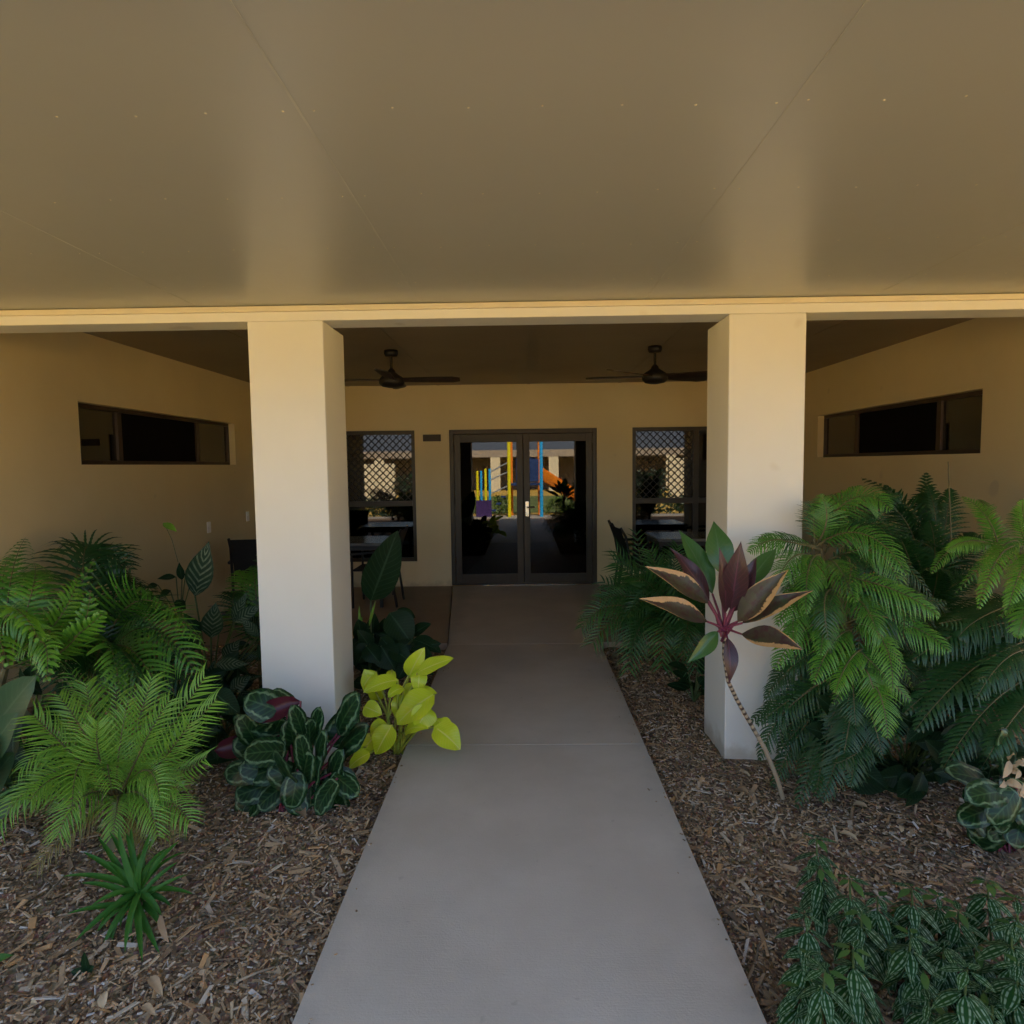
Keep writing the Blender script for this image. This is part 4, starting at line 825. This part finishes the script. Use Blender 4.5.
# silver striped ground plants
def z8(x, y): return (724+x*.29297, 724+y*.29297)
rg = random.Random(17)
pts = [(315, 390), (330, 490), (430, 530), (520, 420), (590, 500), (640, 560), (280, 650), (380, 670), (440, 770), (620, 640), (560, 740), (800, 640), (730, 590), (900, 540), (930, 690), (985, 690), (280, 790), (265, 900), (680, 840), (830, 840), (885, 910), (450, 840), (345, 840), (700, 950), (915, 960), (750, 760), (860, 770), (1000, 600), (1005, 820), (470, 640), (525, 590), (640, 720), (1040, 720), (1040, 900), (980, 910)]
for (x, y) in pts:
    if rg.random() < .16: continue
    px, py = z8(x, y)
    h = rg.uniform(.15, .34)
    if y > 860 and x < 300: h = .16
    r = ray(px, py); g = V((0, 0, EYE)) + r*((h-.04-EYE)/r.z)
    base = V((g.x+rg.uniform(-.02, .02), g.y+rg.uniform(-.02, .02), bedz(g.x, g.y)))
    e = empty('silver_striped_plant', base, 'low dark plant with silver striped leaves massed on the mulch in the right foreground', 'plant', 'silver striped ground plants')
    fm = MB(); sm = MB(); sm.tube([base-V((0,0,.02)), g], [.004, .003], 5)
    for tier in range(4):
        zc = g - (g-base)*(.19*tier); nl = (5, 6, 5, 4, 4)[tier]; ph = rg.uniform(0, 6.28)
        for k in range(nl):
            a = ph + 6.283*k/nl + rg.uniform(-.25, .25); L = (rg.uniform(.045, .065), rg.uniform(.075, .105), rg.uniform(.085, .115), .1, .09)[tier]
            d = V((math.cos(a), math.sin(a), 0)); dn = (-.3, -.75, -1.0, -1.1, -.9)[tier] + rg.uniform(-.2, .2)
            B = zc + d*.008; Tt = B + (d + V((0, 0, dn))).normalized()*L
            leaf(fm, B, Tt, L*rg.uniform(.38, .46), L*.12, (d.x*.3, d.y*.3, 1), 'lance', .15, 6, curl=.15, mi=1 if tier == 0 and rg.random() < .35 else 0, rg=rg)
    fm.build('foliage', [SILVER, NEWLEAF], e, True); sm.build('stem', STEM, e)
# small stray plants and fallen leaves
e = empty('seedling', on(88, 975), 'tiny dark green seedling on the mulch below the strap leaf rosette', 'plant')
m = MB(); g = on(88, 975)
for dx, dz, L in ((-.05, .02, .05), (.0, .09, .05), (.03, .04, .04)): leaf(m, g+V((0, 0, .01)), g+V((dx, -.01, dz)), .03, .005, (0, -1, .6), 'ovate', .2, 5)
m.build('foliage', LILY, e, True)
e = empty('ground_plant', on(-6, 960), 'green leaf tips of a ground plant poking in at lower left edge', 'plant')
m = MB()
for b, t, wv in (((-20, 812), (20, 785), .03), ((-15, 965), (14, 955), .035), ((-15, 990), (8, 1000), .03)): leaf(m, at(*b, 2.0 if b[1] > 900 else 2.5), at(*t, 2.0 if b[1] > 900 else 2.5), wv, .01, (0, -.5, 1), 'lance', .2, 6)
m.build('foliage', STRAP, e, True)
DL = [((262, 806), (282, 800), 12, DEAD, 'curled brown dead leaf under the calathea, nearest the cycad'), ((292, 800), (306, 820), 13, DEAD, 'brown dead leaf lying below the calathea stems'), ((297, 776), (308, 763), 8, DEADPALE, 'pale dry leaf caught in front of the calathea leaves'), ((735, 790), (749, 796), 11, DEAD, 'orange brown dead leaf on mulch near the right pillar'), ((150, 978), (163, 1000), 10, CHIPS, 'pale grey leaf-shaped wood chunk on the left mulch in the foreground'), ((142, 1008), (156, 1020), 8, CHIPS, 'grey curled leaf at the bottom edge of the left mulch'),  # the pale grey piece stands for a wood chunk, drawn with the leaf shape
      ((852, 806), (868, 812), 10, DEADPALE, 'pale leaf litter below the big right fern'), ((878, 1003), (886, 1009), 7, DEAD, 'tiny orange leaf on the mulch mound among the striped plants'), ((838, 836), (858, 846), 8, DEADPALE, 'whitish twisted leaf on mulch above the striped plants'), ((240, 800), (255, 812), 10, DEAD, 'brown leaf on mulch between cycad and calathea')]
for b, t, wp, mt, lab in DL:
    B, Tt = on(*b, -.035), on(*t, -.035); B.z = bedz(B.x, B.y)+.012; Tt.z = bedz(Tt.x, Tt.y)+.02
    m = MB(); leaf(m, B, Tt, wp*B.y/F, .018, (0, -.2, 1), 'ovate', .4, 7, wave=.05); tag(m.build('fallen_leaf', mt, None, True), lab, 'leaf')
rg = random.Random(51)
for k in range(22):
    x = rg.choice((-1, 1))*rg.uniform(.8, 1.75); y = rg.uniform(1.8, 3.6); a = rg.uniform(0, 6.28); L = rg.uniform(.03, .06)
    B = V((x, y, bedz(x, y)+.012)); Tt = B + V((math.cos(a)*L, math.sin(a)*L, .012))
    m = MB(); leaf(m, B, Tt, L*.5, .014, (rg.uniform(-.5, .5), -.2, 1), 'ovate', .5, 6, wave=.06, rg=rg)
    tag(m.build('dry_leaf', (DEAD, DEADPALE, DEAD)[k % 3], None, True), 'small curled dry leaf scattered loose on the open mulch', 'leaf', 'loose dry leaves on the mulch')
for a, b, lab in (((40, 912), (65, 880), 'thin dark twig on the mulch left of the rosette'), ((236, 982), (275, 968), 'pale wood splinter on the left mulch near the path'), ((168, 992), (200, 970), 'brown twig lying in the lower left mulch'), ((745, 985), (760, 940), 'short brown twig beside the right path edge')):
    A, B = on(*a), on(*b); A.z = bedz(A.x, A.y)+.012; B.z = bedz(B.x, B.y)+.014
    m = MB(); m.tube([A, A.lerp(B, .5)+V((.006, 0, .006)), B], [.004, .005, .003], 6); tag(m.build('twig', CANE, None, True), lab, 'twig')

# ------------------------------------------------------------------ the courtyard behind the camera, mirrored in the doors
PY = plain('yellow_powdercoat', (.92, .80, .02), .35, var=.03); PB = plain('blue_powdercoat', (.03, .42, .85), .35, var=.03); PO = plain('orange_plastic', (.95, .27, .02), .35, var=.05)
PN = plain('navy_panel', (.02, .05, .16), .4, var=.05); PP = plain('purple_panel', (.06, .03, .13), .4, var=.05); PG = plain('galvanised_rail', (.6, .62, .62), .35, .5, var=.05)
e = empty('play_tower', (0, -3, -.12), 'colourful playground tower mirrored in the glass double doors', 'playground')
for x, y, mt in ((-.41, -2.95, PY), (.60, -2.95, PB), (-.36, -4.1, PO), (.57, -4.1, PO)):
    m = MB(); m.tube([(x, y, -.13), (x, y, 2.9)], .055, 14); m.lathe((x, y, 2.9), [(.056, 0), (.05, .03), (0, .05)], 14); m.build('post', mt, e, True)
m = MB(); m.box((-.36, -4.05, .98), (.55, -3.0, 1.04)); m.build('platform', PN, e)
m = MB(); m.box((-.2, -4.12, 1.1), (.5, -4.09, 1.85)); m.build('panel', PN, e)
m = MB(); m.box((.15, -2.96, 1.1), (.52, -2.93, 1.8)); m.build('panel', PN, e)
rows = [(V((.65, -3.5, 1.12)), V((0, 1, 0))), (V((1.05, -3.5, .85)), V((0, 1, 0))), (V((1.5, -3.5, .55)), V((0, 1, 0))), (V((1.9, -3.5, .32)), V((0, 1, 0))), (V((2.2, -3.5, .28)), V((0, 1, 0)))]
m = MB(); pr = [(-.3, .42), (-.28, .05), (-.2, 0), (.2, 0), (.28, .05), (.3, .42)]
m.grid([[p+V((0, a, b)) for a, b in pr] for p, _ in rows]); m.grid([[p+V((0, a*1.06, b-.02)) for a, b in pr][::-1] for p, _ in rows]); m.build('slide', PO, e, True)
for i, x in enumerate((-1.42, -1.30, -1.16, -1.03)):
    m = MB(); m.tube([(x, -3.1, .5), (x, -3.1, 1.45 if i < 2 else 1.52)], .04, 10); m.build('barrier_post', (PY, PB, PY, PB)[i], e, True)
m = MB(); m.box((-1.47, -3.15, -.12), (-.98, -3.05, .52)); m.build('base_panel', PP, e)
for z0, z1 in ((1.4, 1.72), (1.15, 1.42), (.72, .98)):
    m = MB(); m.tube([(-1.03, -3.1, z0), (-.42, -3.0, z1)], .022, 8); m.build('handrail', PG, e, True)
m = MB()
for k in range(4): m.box((-1.0+.16*k, -3.7, .15+.22*k), (-.85+.16*k, -3.2, .19+.22*k))
m.build('steps', PN, e)
# opposite building
OB = plain('pale_render', (.62, .55, .38), .6, var=.05); DK = plain('shade_wall', (.16, .13, .10), .7, var=.1)  # DK is the wall behind the pillars, darkened in colour to stand for shade
yB = -26.0; e = empty('opposite_building', (0, yB, -.12), 'cream pillared building across the courtyard, seen mirrored in the doors', 'building')
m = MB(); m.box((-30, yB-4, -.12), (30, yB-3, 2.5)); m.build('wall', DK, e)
m = MB(); m.box((-30, yB-.1, 2.16), (30, yB+.3, 2.62)); m.build('fascia', plain('fascia_brown', (.30, .25, .19), .5), e)
m = MB()
m.face([(-30, yB+.3, 2.621), (30, yB+.3, 2.621), (30, yB-8, 4.1), (-30, yB-8, 4.1)]); m.build('roof', plain('blue_grey_roof', (.12, .135, .155), .5), e)
for k in range(-6, 7):
    x = -1.77+3.87*k
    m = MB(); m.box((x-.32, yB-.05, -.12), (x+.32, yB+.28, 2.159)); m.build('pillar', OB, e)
for x0, x1, h, lab in ((-8.6, -5.9, 1.75, 'sunlit cream courtyard wall mirrored in the left sash window'), (6.75, 9.4, 1.85, 'sunlit cream courtyard wall mirrored in the right sash window')):
    m = MB(); m.box((x0, -12.8, -.12), (x1, -12.5, h)); tag(m.build('courtyard_wall', OB, bevel=.02), lab, 'wall')
LAWN = leafmat('lawn_bush', (.09, .16, .02), (.15, .24, .03)); rg = random.Random(31)
for x, y, h, r, lab in ((2.0, -5.2, .8, .6, 'sunlit bush mirrored in the right door leaf'), (1.2, -5.6, .5, .5, 'low sunlit bush beside the slide in the mirrored courtyard'), (-.75, -5.5, .6, .4, 'sunlit bush behind the mirrored play rails'), (-1.7, -6, .6, .5, 'sunlit bush at the left of the mirrored courtyard')):
    e = empty('bush', (x, y, -.12), lab, 'bush', 'bushes of the mirrored courtyard'); m = MB()
    for k in range(260):
        a, b2, q = rg.uniform(0, 6.28), rg.uniform(0, 1), rg.uniform(.3, 1)**.5
        c = V((x+math.cos(a)*r*q*(1-b2*.5), y+math.sin(a)*r*q*(1-b2*.5), -.1+h*b2)); d = V((rg.uniform(-1, 1), rg.uniform(-1, 1), rg.uniform(-.2, 1))).normalized()
        leaf(m, c, c+d*.16, .05, .01, (0, .3, 1), 'lance', .2, 3, rg=rg)
    m.build('foliage', LAWN, e); m = MB(); m.tube([(x, y, -.13), (x, y, h*.6)], .02, 6); m.build('stem', RACHIS, e)

HEDGE = leafmat('dark_hedge_leaf', (.012, .035, .010), (.022, .055, .014)); SO2 = plain('bush_core', (.012, .016, .008), .9)
for x0, x1, h, lab in ((-7.0, -4.3, .45, 'low dark hedge far left of the mirrored courtyard'), (-4.2, -1.75, 1.25, 'dark hedge left of the mirrored playground'), (2.35, 4.75, 1.3, 'dark hedge right of the mirrored slide'), (4.85, 7.6, .45, 'low dark hedge far right of the mirrored courtyard')):
    e = empty('hedge', ((x0+x1)/2, -4.5, -.12), lab, 'hedge', 'hedges of the mirrored courtyard'); m = MB()
    for k in range(int(700*(x1-x0)*(.5+h)/2)):
        c = V((rg.uniform(x0, x1), rg.uniform(-5.0, -4.0), rg.uniform(-.1, h)+.1*rg.random())); d = V((rg.uniform(-1, 1), rg.uniform(-.3, 1), rg.uniform(-.4, 1))).normalized()
        leaf(m, c, c+d*.15, .06, .01, (0, 1, .6), 'lance', .2, 3, rg=rg)
    m.build('foliage', HEDGE, e); m = MB()
    for k in range(int((x1-x0)/.3)): x = x0+.15+.3*k; m.tube([(x, -4.5, -.13), (x+.05, -4.5, h*.8)], [.03, .015], 6)
    m.build('stem', RACHIS, e)
